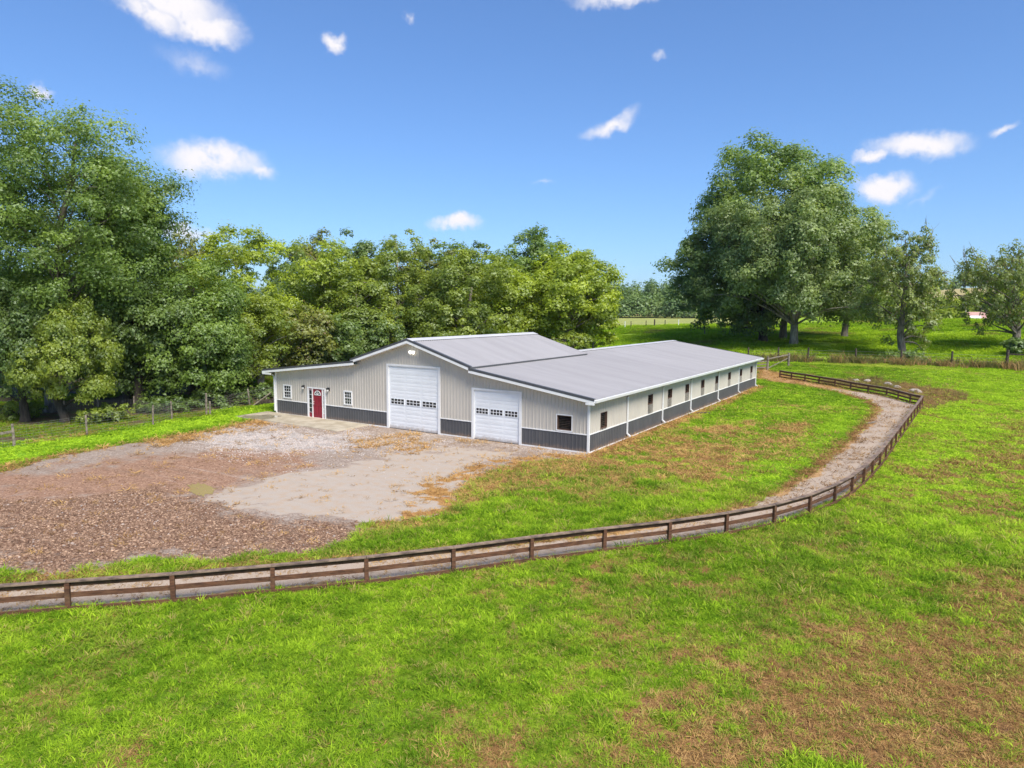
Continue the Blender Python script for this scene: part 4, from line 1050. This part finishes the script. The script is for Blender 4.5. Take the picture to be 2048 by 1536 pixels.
tree('broadleaf_tree', 'shaded green tree tucked behind the gable slope', 770, 74, 765, 620, 810, 75, 'leaf_dark', 'bark_dark', .25, 30, .9, ncl=60)
tree('broadleaf_tree', 'drooping low branch tree at the edge of the pasture', 1185, 86, 1192, 585, 700, 42, 'leaf_yellow', 'bark', .16, 31, .8, ncl=45, droop=.15)
tree('leafy_bush', 'round bush beside the back edge of the middle roof', 1142, 80, 1142, 662, 722, 42, 'leaf_mid', 'bark', .08, 32, 1.0, ncl=40, cat='bush')
# farther tops of the wood
for k, (x, yt, hw, dd_, lm, lab) in enumerate(((578, 486, 42, 96, 'leaf_dark', 'dark tree top peeping out beside the sky gap'), (640, 462, 46, 100, 'leaf_rust', 'thin tree top above the bright forked tree'), (708, 462, 50, 100, 'leaf_dark', 'dark tree top right above the forked tree'),
        (850, 482, 50, 98, 'leaf_rust', 'rusty tree top behind the gable trees'), (905, 486, 52, 100, 'leaf_green', 'green tree top behind the broad olive tree'), (968, 486, 46, 100, 'leaf_dark', 'dark small tree top left of the tall dark tree'), (1100, 486, 60, 100, 'leaf_green', 'green tree top behind the overhanging yellow tree'))):
    tree('broadleaf_tree', lab, x, dd_, x, yt, 740, hw*1.25, lm, 'bark_dark', .3, 60+k, .75, ncl=60, clump=.18, group='tree tops at the back of the wood')
# shade trees deep in the wood close the view under the crowns
for k, (x, yt, yb, hw, dd_, lab) in enumerate(((-40, 420, 840, 120, 72, 'deep shade tree farthest left behind the trunks'), (60, 520, 840, 110, 70, 'deep shade tree behind the left trunks'), (185, 560, 840, 105, 70, 'deep shade tree behind the netting posts'), (330, 600, 840, 105, 70, 'deep shade tree behind the dark bulging tree'),
        (455, 620, 830, 95, 74, 'deep shade tree behind the fence brace'), (560, 560, 790, 80, 84, 'deep shade tree below the sky gap'), (840, 560, 720, 90, 92, 'deep shade tree behind the gable'), (1010, 580, 720, 80, 95, 'deep shade tree behind the middle roof'))):
    tree('broadleaf_tree', lab, x, dd_, x, yt, yb, hw, 'leaf_dark', 'bark_dark', .28, 80+k, .75, ncl=70, clump=.22, leaf=dd_*.0038, group='shade trees in the wood')
for k, (x, d_, yt, hw, lab) in enumerate(((210, 53, 806, 55, 'low undergrowth bush left of the netting'), (330, 56, 790, 60, 'low undergrowth bush behind the netting'), (440, 58, 770, 60, 'undergrowth bush behind the tall fence post'), (530, 62, 765, 42, 'undergrowth bush beside the barn corner'), (30, 58, 800, 60, 'undergrowth bush between the left trunks'))):
    tree('leafy_bush', lab, x, d_, x, yt, 865 if x < 500 else 830, hw, 'leaf_mid' if k in (0, 4) else 'leaf_dark', 'bark_dark', .05, 100+k, .8, ncl=36, cat='bush', group='undergrowth at the wood edge')
# the oaks on the right
tree('oak_tree', 'great grey green oak with pale trunk behind the barn', 1589, 112, 1600, 355, 656, 195, 'leaf_oak', 'bark_pale', .58, 41, 1.15, limbs=44, ncl=170, clump=.14, rough=.5)
tree('oak_tree', 'taller deep green oak standing behind the grey green oak', 1567, 122, 1570, 274, 620, 150, 'leaf_green', 'bark', .55, 42, 1.1, limbs=40, ncl=120, clump=.16, rough=.6)
tree('oak_tree', 'dark oak on the left of the group', 1525, 118, 1440, 410, 695, 100, 'leaf_dark', 'bark_dark', .5, 43, 1.0, limbs=34, ncl=110, clump=.17)
tree('oak_tree', 'deep green oak on the right of the group', 1690, 124, 1698, 415, 650, 84, 'leaf_green', 'bark', .5, 44, 1.0, ncl=100, clump=.17)
tree('oak_tree', 'shaded lower oak filling beneath the group', 1530, 116, 1515, 540, 680, 75, 'leaf_dark', 'bark_dark', .5, 45, 1.0, ncl=90)
tree('young_tree', 'yellow bright sapling at the left foot of the oaks', 1410, 128, 1408, 588, 652, 20, 'leaf_yellow', 'bark', .1, 46, 1.0, ncl=24)
tree('pasture_tree', 'thinning olive tree with bare twigs standing right of the oaks', 1808, 102, 1810, 458, 715, 78, 'leaf_bleak', 'bark', .48, 47, .6, limbs=46, ncl=90, clump=.15, twigs=60, rough=.4, fill=.36)
tree('pasture_tree', 'half bare dark tree at the right edge of the photo', 2036, 112, 2018, 486, 680, 118, 'leaf_bleak', 'bark', .5, 48, .5, limbs=50, ncl=90, clump=.14, twigs=90, rough=.4, fill=.36)
tree('leafy_bush', 'dark round bush at the foot of the right edge tree', 2038, 104, 2040, 672, 712, 34, 'leaf_dark', 'bark_dark', .06, 49, 1.2, ncl=40, cat='bush')
tree('leafy_bush', 'low green thicket around the foot of the thinning tree', 1800, 99, 1805, 697, 730, 46, 'leaf_green', 'bark_dark', .05, 50, .8, ncl=40, cat='bush')
tree('leafy_bush', 'yellow green bush on the crest of the pasture', 1922, 168, 1922, 622, 655, 18, 'leaf_yellow', 'bark', .06, 51, 1.0, ncl=24, cat='bush')
tree('leafy_bush', 'leafy bush in front of the far red roof', 1992, 172, 1996, 610, 650, 22, 'leaf_mid', 'bark', .06, 52, 1.0, ncl=24, cat='bush')
tree('leafy_bush', 'small round bush on the fence line of the pale field', 1384, 158, 1384, 645, 664, 5, 'leaf_mid', 'bark', .04, 53, 1.2, ncl=10, cat='bush')

# far barn and utility pole beyond the crest
fb = far(1978, 185); rt = root('far_barn', fb, 'distant reddish barn with pale metal roof beyond the pasture crest', 'barn')
M['far_roof'] = pmat('rusty_far_roof', (.42, .25, .21), .6, .3, .3, second=(.30, .16, .13)); M['far_wall'] = pmat('far_red_wall', (.26, .12, .09), .8, .2, .5)
zc_ = zpx(1978, 632, 185); za = zpx(1978, 650, 185); 
dx = Vector((1, .05, 0)); 
def FB(u, v, z): return fb+Vector((u, v, 0))+Vector((0, 0, z-fb.z))
zr_ = zpx(1978, 624, 185); ze = zpx(1978, 640, 185)
mb = MB(); mb.hexa([FB(-4.5, -3, fb.z-1), FB(8, -3, fb.z-1), FB(8, 3, fb.z-1), FB(-4.5, 3, fb.z-1), FB(-4.5, -3, ze), FB(8, -3, ze), FB(8, 3, ze), FB(-4.5, 3, ze)]); mb.build('wall', M['far_wall'], rt)
mb = MB(); mb.quad(FB(-5, -3.4, ze-.1), FB(8.4, -3.4, ze-.1), FB(8.4, 0, zr_), FB(-4.2, 0, zr_)); mb.quad(FB(-4.2, 0, zr_), FB(8.4, 0, zr_), FB(8.4, 3.4, ze-.1), FB(-5, 3.4, ze-.1)); mb.build('roof', M['far_roof'], rt)
mb = MB(); mb.quad(FB(-4.6, -3.2, ze+.05), FB(-1.6, -3.2, ze+.05), FB(-1.6, -.8, zr_-.45), FB(-4.1, -.8, zr_-.45)); mb.build('roof_sheet', M['white'], rt)
pp = far(1929, 176); up_ = root('utility_pole', pp, 'thin pale utility pole beyond the pasture crest', 'pole')
zt_ = zpx(1929, 604, 176); mb = MB(); mb.tube([pp, Vector((pp.x, pp.y, zt_))], [.13, .1], 8); mb.build('shaft', M['rock'], up_)
mb = MB(); mb.beam((pp.x-.9, pp.y, zt_-.5), (pp.x+.9, pp.y, zt_-.5), (0, .1, 0), (0, 0, .12)); mb.build('crossarm', M['old_wood'], up_)

# distant woods: masses nobody could count
def far_woods(name, label, specs, mat, leaf, per, seed):
    r = np.random.default_rng(seed); Vs, Fs, Ti, Le = [], [], [], []; off = 0
    for x, y, z, rx, rz in specs:
        n = per; q = r.normal(size=(n, 3)); q /= np.linalg.norm(q, axis=1)[:, None]; q[:, 2] = np.where(q[:, 2] < -.5, -q[:, 2], q[:, 2])
        lump = 1+.3*np.sin(q@r.normal(size=3)*4)*np.sin(q@r.normal(size=3)*5+1)
        P = np.array([x, y, z+rz*.9])+q*(r.random(n)**.3*lump)[:, None]*np.array([rx, rx, rz])
        N = q*.8+np.array([0, 0, .4])+r.normal(size=(n, 3))*.45; N /= np.linalg.norm(N, axis=1)[:, None]
        V, F = leaf_quads(P, N, leaf*r.uniform(.6, 1.4, n), r)
        Vs.append(V); Fs.append(F+off); off += len(V); Ti.append(np.full(n, r.random())); Le.append(r.random(n))
    me = mesh_np(name, np.concatenate(Vs), np.concatenate(Fs), mat, {'tint': ('FACE', np.concatenate(Ti)), 'leaf': ('FACE', np.concatenate(Le))})
    return tag(link(bpy.data.objects.new(name, me)), label, kind='stuff')
r_ = np.random.default_rng(99)
sp = []
for row, (d0, ht) in enumerate(((385, 14), (400, 17), (430, 20), (470, 24))):
    for x in np.arange(1130, 1800, 15):
        xx = x+r_.uniform(-6, 6); p = far(xx, d0+r_.uniform(-8, 8)); h_ = ht*r_.uniform(.7, 1.15)*(1 if x > 1260 or row < 3 else .9)
        sp.append((p.x, p.y, p.z-1.5, r_.uniform(4, 7), h_/2))
far_woods('far_woods', 'far wood along the edge of the pale field', sp, M['leaf_far'], 1.1, 640, 1)
sp = []
for x in np.arange(1700, 2120, 13):
    for d0, ht in ((196, 6), (215, 9), (240, 12)):
        if 1955 < x and d0 < 200: continue
        p = far(x+r_.uniform(-6, 6), d0+r_.uniform(-6, 6)); h_ = ht*r_.uniform(.6, 1.1)*(1.0 if x < 1850 or x > 1985 else .72); sp.append((p.x, p.y, p.z-.5, r_.uniform(2, 3.6), h_/2))
far_woods('hedgerow_woods', 'hedgerow trees beyond the pasture crest', sp, M['leaf_mid'], .8, 420, 2)
sp = []
for x in np.concatenate([np.arange(1868, 1905, 9), np.arange(1915, 2110, 9)]):
    p = far(x, 665+r_.uniform(-10, 10)); sp.append((p.x, p.y, p.z-1, r_.uniform(4, 7), r_.uniform(2, 4) if x < 1915 else r_.uniform(5, 11)))
far_woods('hilltop_woods', 'dark trees along the top of the hay hill', sp, M['leaf_far'], 1.6, 300, 3)
# long low ridge on the horizon
mb = MB(); pr = None
for x in range(-900, 3300, 60):
    v = ray(x, 615); v = v/np.hypot(v[0], v[1]); q = CAM[:2]+v[:2]*2600; z = CAM[2]+2600*(.020+.010*math.sin(x*.004+1)+.004*math.sin(x*.017)); 
    q2 = CAM[:2]+v[:2]*3100
    cur = (Vector((q[0], q[1], 5)), Vector((q[0]*.5+q2[0]*.5, q[1]*.5+q2[1]*.5, z)), Vector((q2[0], q2[1], 5)))
    if pr: mb.quad(pr[0], cur[0], cur[1], pr[1]); mb.quad(pr[1], cur[1], cur[2], pr[2])
    pr = cur
M['hill'] = pmat('wooded_far_hill', (.06, .10, .05), .95, .3, .01, second=(.04, .075, .035))
o = mb.build('hills', M['hill'], None, smooth=True); tag(o, 'low wooded ridge on the horizon', kind='structure')
# ------------------------------------------------------------------ grass, straw, stones: scattered plants
def plants(name, meshes):
    c = bpy.data.collections.new(name)
    for k, me in enumerate(meshes):
        o = bpy.data.objects.new(f'{name}_{k}', me); c.objects.link(o)
    return c
def blade_tuft(seed, n, spread, lmin, lmax, wd, lean, mat, lift=0.0):
    r = np.random.default_rng(seed); V = []; F = []
    for k in range(n):
        a = r.uniform(0, 6.283); rad = spread*math.sqrt(r.random()); b = np.array([rad*math.cos(a), rad*math.sin(a), -.01])
        a2 = a+r.normal()*.9; L_ = r.uniform(lmin, lmax); ln = lean*r.uniform(.4, 1.6)
        d = np.array([math.cos(a2)*math.sin(ln), math.sin(a2)*math.sin(ln), math.cos(ln)]); ln2 = min(ln+r.uniform(.3, 1.0), 1.75)
        d2 = np.array([math.cos(a2)*math.sin(ln2), math.sin(a2)*math.sin(ln2), math.cos(ln2)+lift])
        t = r.uniform(0, 6.283); s = np.array([math.cos(t), math.sin(t), 0])*wd*r.uniform(.6, 1.3)
        m_ = b+d*L_*.55; e_ = m_+d2*L_*.45; i = len(V)
        V += [b-s, b+s, m_+s*.8, m_-s*.8, e_]; F += [(i, i+1, i+2, i+3), (i+3, i+2, i+4, i+4)]
    me = bpy.data.meshes.new('tuft'); me.from_pydata([tuple(v) for v in V], [], [tuple(dict.fromkeys(f)) for f in F]); me.update(); me.materials.append(mat); return me
def scatter(name, label, pts, scl, coll, tint, dry, seed, tilt=.0, pick=None):
    """one object whose vertices carry the plants"""
    r = np.random.default_rng(seed); n = len(pts)
    me = bpy.data.meshes.new(name); me.vertices.add(n); me.vertices.foreach_set('co', np.ascontiguousarray(pts, np.float32).ravel())
    def at(nm, typ, dat, key='value'):
        a = me.attributes.new(nm, typ, 'POINT'); a.data.foreach_set(key, np.ascontiguousarray(dat).ravel())
    rot = np.stack([r.normal(size=n)*tilt, r.normal(size=n)*tilt, r.uniform(0, 6.283, n)], 1).astype(np.float32)
    at('rot', 'FLOAT_VECTOR', rot, 'vector'); at('scl', 'FLOAT_VECTOR', np.asarray(scl, np.float32), 'vector')
    at('pick', 'INT', r.integers(0, len(coll.objects), n).astype(np.int32) if pick is None else pick.astype(np.int32))
    at('tint', 'FLOAT', np.clip(tint, 0, 1).astype(np.float32)); at('dry', 'FLOAT', np.clip(dry, 0, 1).astype(np.float32))
    o = link(bpy.data.objects.new(name, me)); tag(o, label, kind='stuff')
    ng = bpy.data.node_groups.new(name, 'GeometryNodeTree')
    ng.interface.new_socket('Geometry', in_out='INPUT', socket_type='NodeSocketGeometry'); ng.interface.new_socket('Geometry', in_out='OUTPUT', socket_type='NodeSocketGeometry')
    N = ng.nodes; gi = N.new('NodeGroupInput'); go = N.new('NodeGroupOutput'); ip = N.new('GeometryNodeInstanceOnPoints'); ci = N.new('GeometryNodeCollectionInfo')
    ci.inputs['Collection'].default_value = coll; ci.inputs['Separate Children'].default_value = True; ci.inputs['Reset Children'].default_value = True
    def na(nm, typ):
        a = N.new('GeometryNodeInputNamedAttribute'); a.data_type = typ; a.inputs['Name'].default_value = nm; return a.outputs['Attribute']
    lk = ng.links.new
    lk(gi.outputs[0], ip.inputs['Points']); lk(ci.outputs[0], ip.inputs['Instance']); ip.inputs['Pick Instance'].default_value = True
    lk(na('pick', 'INT'), ip.inputs['Instance Index']); lk(na('rot', 'FLOAT_VECTOR'), ip.inputs['Rotation']); lk(na('scl', 'FLOAT_VECTOR'), ip.inputs['Scale'])
    lk(ip.outputs[0], go.inputs[0])
    md = o.modifiers.new('plants', 'NODES'); md.node_group = ng
    return o
def sample(n, x0, x1, y0, y1, seed):
    r = np.random.default_rng(seed); return r.uniform(x0, x1, n), r.uniform(y0, y1, n), r
def in_view(x, y, z, mx=260, my=260):
    d = np.stack([x-CAM[0], y-CAM[1], z-CAM[2]], -1); f = d@FW
    px = 1024+FPX*(d@RT)/np.maximum(f, .1); py = 768-FPX*(d@UP)/np.maximum(f, .1)
    return (f > 3) & (px > -mx) & (px < 2048+mx) & (py < 1536+my)
def off_barn(x, y): return ~((x > -26.1) & (x < .12) & (y > -.15) & (y < L+.1)) & ~((x > -26.1) & (x < -15.8) & (y > -3.0) & (y < 0))

MB_green = blade_mat('grass_blades', (.15, .285, .018), (.50, .70, .045), (.54, .40, .15), .4)
MB_dry = blade_mat('straw_blades', (.18, .09, .035), (.52, .33, .13), (.60, .37, .13), .15)
MB_tall = blade_mat('pasture_blades', (.17, .31, .014), (.44, .60, .035), (.32, .26, .08), .42)
MB_weed = blade_mat('weed_stalks', (.15, .14, .045), (.31, .28, .10), (.44, .27, .12), .3)
tufts = plants('grass_tuft', [blade_tuft(k, 26, .13, .07, .17, .0075, .75, MB_green) for k in range(6)]+[blade_tuft(15+k, 20, .09, .16, .30, .009, .55, MB_green) for k in range(1)])
mown = plants('mown_tuft', [blade_tuft(20+k, 22, .16, .06, .12, .012, .8, MB_green) for k in range(5)])
straw = plants('straw_tuft', [blade_tuft(40+k, 22, .14, .08, .20, .0065, 1.25, MB_dry, -.05) for k in range(6)])
tall = plants('pasture_tuft', [blade_tuft(60+k, 26, .40, .25, .6, .03, .7, MB_tall) for k in range(5)])
weeds = plants('weed_stalk', [blade_tuft(80+k, 30, .35, .5, 1.3, .022, .25, MB_weed, .3) for k in range(5)])

def grass_points(n, box, seed):
    x, y, r = sample(n, *box, seed); z = GH(x, y); keep = in_view(x, y, z) & off_barn(x, y)
    x, y = x[keep], y[keep]; zz = zones(x, y); d = np.hypot(x-CAM[0], y-CAM[1]); u = r.random(len(x))
    ongrass = (zz['lot'] < .12*r.normal(size=len(x))) & (zz['path'] < .05)
    return x, y, GH(x, y), zz, d, u, ongrass, r
pal = lambda zz, r, x, y: np.clip(.02+.62*fnoise(x, y, .28, 11)+.8*(fnoise(x, y, 1.7, 12, 2)-.5)+.26*r.normal(size=len(x))+.4*sstep(x, 11, 16)*sstep(y, -14, 3), 0, 1)
# near lawn
x, y, z, zz, d, u, og, r = grass_points(150000, (-8, 30, -31, -2), 101)
k = og & (u < np.clip((24/d)**1.5, 0, 1)*np.clip(1.06-zz['dry']*1.15, .16, 1)) & (zz['path'] < 0)
sc_ = np.stack([np.ones(k.sum())]*3, 1)*(r.uniform(.65, 1.3, k.sum())*np.clip(d[k]/17, .9, 1.5))[:, None]; sc_[:, 2] *= .72
clmp = fnoise(x[k], y[k], .9, 14); sc_ *= (.75+.6*clmp)[:, None]
scatter('lawn_grass', 'lush mown grass in front of the board fence', np.stack([x, y, z], 1)[k], sc_, tufts, pal(zz, r, x, y)[k], np.maximum(zz['dry'][k]*.55*r.random(k.sum()), (r.random(k.sum()) < .09)*.75), 1, .12)
# lawn between barn, lot and path, and to the right
x, y, z, zz, d, u, og, r = grass_points(230000, (-32, 26, -26, 58), 102)
k = og & (d > 17) & (u < np.clip((30/d)**1.0, 0, 1)*np.clip(1.08-zz['dry']*1.0, .05, 1)) & (zz['wood'] < .25)
s0 = r.uniform(.7, 1.3, k.sum())*np.clip(d[k]/26, .9, 2.2); sc_ = np.stack([s0, s0, s0*np.clip(26/d[k], .55, .9)], 1)
scatter('mown_grass', 'short grass between the barn, the path and the far lawn', np.stack([x, y, z], 1)[k], sc_, mown, (pal(zz, r, x, y)+.35*zz['lush'])[k], (zz['dry']*.8*r.random(len(x)))[k]*(1-zz['lush'][k]), 2, .1)
# straw and thatch
x, y, z, zz, d, u, og, r = grass_points(260000, (-32, 28, -31, 58), 103)
pth = (zz['path'] > 0) & (u < .18+.5*sstep(.8-zz['path'], 0, .7)*sstep(zz['n2'], .45, .6)+.6*sstep(y, 38, 46))
lts = (zz['lot'] > 0) & (zz['path'] <= 0) & (u < zz['straw']*.9+.02+.12*(zz['n2'] > .62))
k = np.where(zz['path'] > 0, pth, np.where(zz['lot'] > 0, lts, (u < zz['dry']*1.35) & (zz['wood'] < .6))) & (r.random(len(x)) < np.clip((22/d)**1.1, .12, 1))
s0 = r.uniform(.6, 1.2, k.sum())*np.clip(d[k]/18, .9, 2.3); sc_ = np.stack([s0, s0, s0*.62], 1)
scatter('dry_straw', 'dead mown straw on the thatch, path edges and lot', np.stack([x, y, z], 1)[k], sc_, straw, (.15+.5*zz['n2']+.25*r.normal(size=len(x)))[k], ((x < 9) & (y > -19)).astype(float)[k]*r.random(k.sum()), 3, .2)
x, y, z, zz, d, u, og, r = grass_points(60000, (2, 26, -30, -8), 113)
k = og & (zz['path'] < 0) & (u < zz['dry']*1.25)
s0 = r.uniform(.55, 1.15, k.sum()); sc_ = np.stack([s0, s0, s0*.5], 1)
scatter('lawn_thatch', 'matted straw-brown thatch on the bare lower right lawn', np.stack([x, y, z], 1)[k], sc_, straw, (.25+.6*(zz['n2']-.2)+.3*r.normal(size=len(x)))[k], .25*r.random(k.sum()), 13, .25)
# tall pasture grass
n_ = 60000; r = np.random.default_rng(104); dd2 = np.sqrt(r.uniform(93**2, 172**2, n_)); aa = np.radians(r.uniform(-33, 10, n_)); x = CAM[0]+np.sin(aa)*dd2; y = CAM[1]+np.cos(aa)*dd2
k = ((dd2 > 95.5) | (np.degrees(aa) < -13)) & (fnoise(x, y, .35, 21) > .33)
x, y, dd2 = x[k], y[k], dd2[k]; hz = H(x, y)+(fnoise(x, y, .22, 8)-.5)*.7*sstep(dd2, 92, 105)*(1-sstep(dd2, 180, 260))
s0 = r.uniform(.5, 1.3, len(x))*(.55+.9*fnoise(x, y, .5, 22)); scatter('pasture_grass', 'tall tufted grass of the pasture', np.stack([x, y, hz-.02], 1), np.stack([s0*1.3, s0*1.3, s0*.75], 1), tall, np.clip(fnoise(x, y, .2, 23)*1.2-.1+r.normal(size=len(x))*.15, 0, 1), sstep(fnoise(x, y, .15, 24), .58, .72)*.7, 4, .1)
# far lawn beyond the fine sheet
n_ = 34000; dd2 = np.sqrt(r.uniform(60**2, 95**2, n_)); aa = np.radians(r.uniform(-16, 11, n_)); x = CAM[0]+np.sin(aa)*dd2; y = CAM[1]+np.cos(aa)*dd2
k = (y > Y1) | (x > X1); x, y, dd2 = x[k], y[k], dd2[k]; s0 = r.uniform(1.2, 2.6, len(x))
scatter('far_lawn_grass', 'short yellow green grass of the far lawn', np.stack([x, y, H(x, y)], 1), np.stack([s0, s0, s0*.5], 1), mown, np.clip(.45+.5*fnoise(x, y, .15, 25)+r.normal(size=len(x))*.15, 0, 1), .35*sstep(fnoise(x, y, .1, 26), .5, .7), 5, .1)
# weeds along the back fence, in the brush and at the edge of the wood
P = []
for a, b in zip(bp[:-1], bp[1:]):
    n_ = 36; t = r.random(n_); w_ = r.normal(size=n_)*.6; cl = fnoise(t*9+a.x, t*0+3., 1.0, 31) > .42
    q = np.outer(1-t, a)+np.outer(t, b)+np.stack([w_*.3, w_, 0*t], 1); P.append(q[cl])
q = r.uniform(0, 1, (60, 1))*(np.array(e2)-np.array(bp[-1]))+np.array(bp[-1])+np.stack([r.normal(size=60)*.2, r.normal(size=60)*.6, np.zeros(60)], 1); P.append(q)
P = np.concatenate(P); P[:, 2] = H(P[:, 0], P[:, 1])
s0 = r.uniform(.5, 1.25, len(P)); scatter('fence_weeds', 'brown and olive weeds along the far wire fence', P, np.stack([s0*1.4, s0*1.4, s0], 1), weeds, r.random(len(P)), (r.random(len(P)) < .35)*.8, 6, .12)
x, y, r = sample(5000, 0, 22, 28, 56, 107); sb = sdist(x, y, BRUSH)+(fnoise(x, y, .8, 33)-.5)*1.2; k = sb > 0; x, y = x[k], y[k]; s0 = r.uniform(.2, .55, len(x))*(.4+fnoise(x, y, .5, 34))
scatter('dead_brush', 'dead brown brush heaped behind the fence corner', np.stack([x, y, GH(x, y)], 1), np.stack([s0*1.3, s0*1.3, s0*.8], 1), weeds, r.random(len(x))*.9, np.where(x > 12.5, .95, .35)*r.random(len(x))**.5, 7, .5)
x, y, r = sample(26000, -48, -25.5, -24, 24, 108); zz = zones(x, y); k = (zz['wood'] > .3) & (fnoise(x, y, .3, 35) > .55) & off_barn(x, y); x, y = x[k], y[k]; s0 = r.uniform(.3, 1.0, len(x))*.7
scatter('woodland_grass', 'rough grass and weeds under the trees of the wood', np.stack([x, y, GH(x, y)], 1), np.stack([s0, s0, s0*.55], 1), tall, r.random(len(x))*.3, (r.random(len(x)) < .4)*.8, 8, .15)

# stones
def stone_mat():
    mt = bpy.data.materials.new('brown_field_stone'); mt.use_nodes = True; t = NT(mt.node_tree); bs = t.n['Principled BSDF']
    c = t.mix(t.attr('tint', 'INSTANCER'), (.12, .062, .038), (.50, .335, .225)); c = t.mix(t.attr('dry', 'INSTANCER'), c, (.60, .555, .52))
    pos = t.new('ShaderNodeNewGeometry').outputs['Position']; c = t.mix(t.math('MULTIPLY', t.smooth(t.noise(pos, 25, 4, .6), .45, .7), .5), c, (.16, .10, .07))
    t.set(bs, 'Base Color', c); bs.inputs['Roughness'].default_value = .85; bs.inputs['Specular IOR Level'].default_value = .2; return mt
SM = stone_mat(); sl = []
for k in range(6):
    V, F = rock_mesh(70+k, .5, 1); sl.append(mesh_np('stone', V*.22, F, SM))
stones = plants('stone', sl)
x, y, r = sample(220000, -26, 2, -27, 0, 109); zz = zones(x, y); z = GH(x, y); u = r.random(len(x))
k = (zz['lot'] > .05) & in_view(x, y, z, 300) & off_barn(x, y) & (u < np.clip(zz['coarse']*(.5+.7*zz['n2'])+.10*zz['brown']+.0*zz['light'], 0, 1)*(1-zz['smooth']))
s0 = np.clip(np.exp(r.normal(size=k.sum())*.42), .3, 2.4)*np.where(zz['coarse'][k] > .5, .34, .24)
scatter('field_stones', 'coarse brown stones spread over the lot', np.stack([x, y, z+.0], 1)[k], np.stack([s0, s0, s0], 1), stones, (.35+.28*r.normal(size=len(x)))[k], (r.random(k.sum()) < .03)*.4, 9, .35)
x, y, r = sample(90000, -27, 1, -12, 0, 110); zz = zones(x, y); z = GH(x, y); u = r.random(len(x))
k = (zz['lot'] > .02) & in_view(x, y, z, 300) & off_barn(x, y) & (u < np.clip(zz['light']*.8*sstep(zz['n2'], .35, .55)+.04+.25*(y > -1.0)*(x > -5), 0, 1)*(1-zz['smooth']*.9))
s0 = r.uniform(.18, .5, k.sum()); scatter('pale_gravel', 'pale crushed gravel in front of the barn', np.stack([x, y, z], 1)[k], np.stack([s0, s0, s0], 1), stones, r.random(k.sum()), .35+.6*r.random(k.sum()), 10, .35)

# puddle of muddy water at the edge of the smooth patch
pc = [Vector(hit(px_, py_)) for px_, py_ in ((372, 972), (385, 966), (408, 968), (432, 976), (437, 983), (420, 990), (402, 995), (388, 990), (378, 982))]
cz = float(np.mean([float(GH(p.x, p.y)) for p in pc]))+.012; cm = sum(pc, Vector())/len(pc); rp = random.Random(8); ring = []
for a, b in zip(pc, pc[1:]+pc[:1]):
    for t_ in (0, .25, .5, .75): q = a.lerp(b, t_); s_ = rp.uniform(.72, 1.12); ring.append((cm.x+(q.x-cm.x)*s_, cm.y+(q.y-cm.y)*s_, cz))
mb = MB()
for a, b in zip(ring, ring[1:]+ring[:1]): mb.quad((cm.x, cm.y, cz), a, b)
def mud_mat():
    mt = bpy.data.materials.new('muddy_water'); mt.use_nodes = True; bs = mt.node_tree.nodes['Principled BSDF']
    bs.inputs['Base Color'].default_value = (.36, .27, .12, 1); bs.inputs['Roughness'].default_value = .12; return mt
o = mb.build('puddle', mud_mat(), None); tag(o, 'small muddy puddle in the gravel lot', kind='structure')

# ------------------------------------------------------------------ the air
hz_ = bpy.data.materials.new('pale_haze'); hz_.use_nodes = True; t = NT(hz_.node_tree); t.n.clear()
pv = t.new('ShaderNodeVolumePrincipled', ins={'Color': (.86, .91, 1, 1), 'Density': HAZE, 'Anisotropy': .2}); oo = t.new('ShaderNodeOutputMaterial'); t.l.new(pv.outputs[0], oo.inputs['Volume'])
mb = MB(); mb.box(-5400, 5400, -5400, 5400, -3, 95); o = mb.build('haze', hz_, None); tag(o, 'thin pale air over the whole place', kind='stuff')
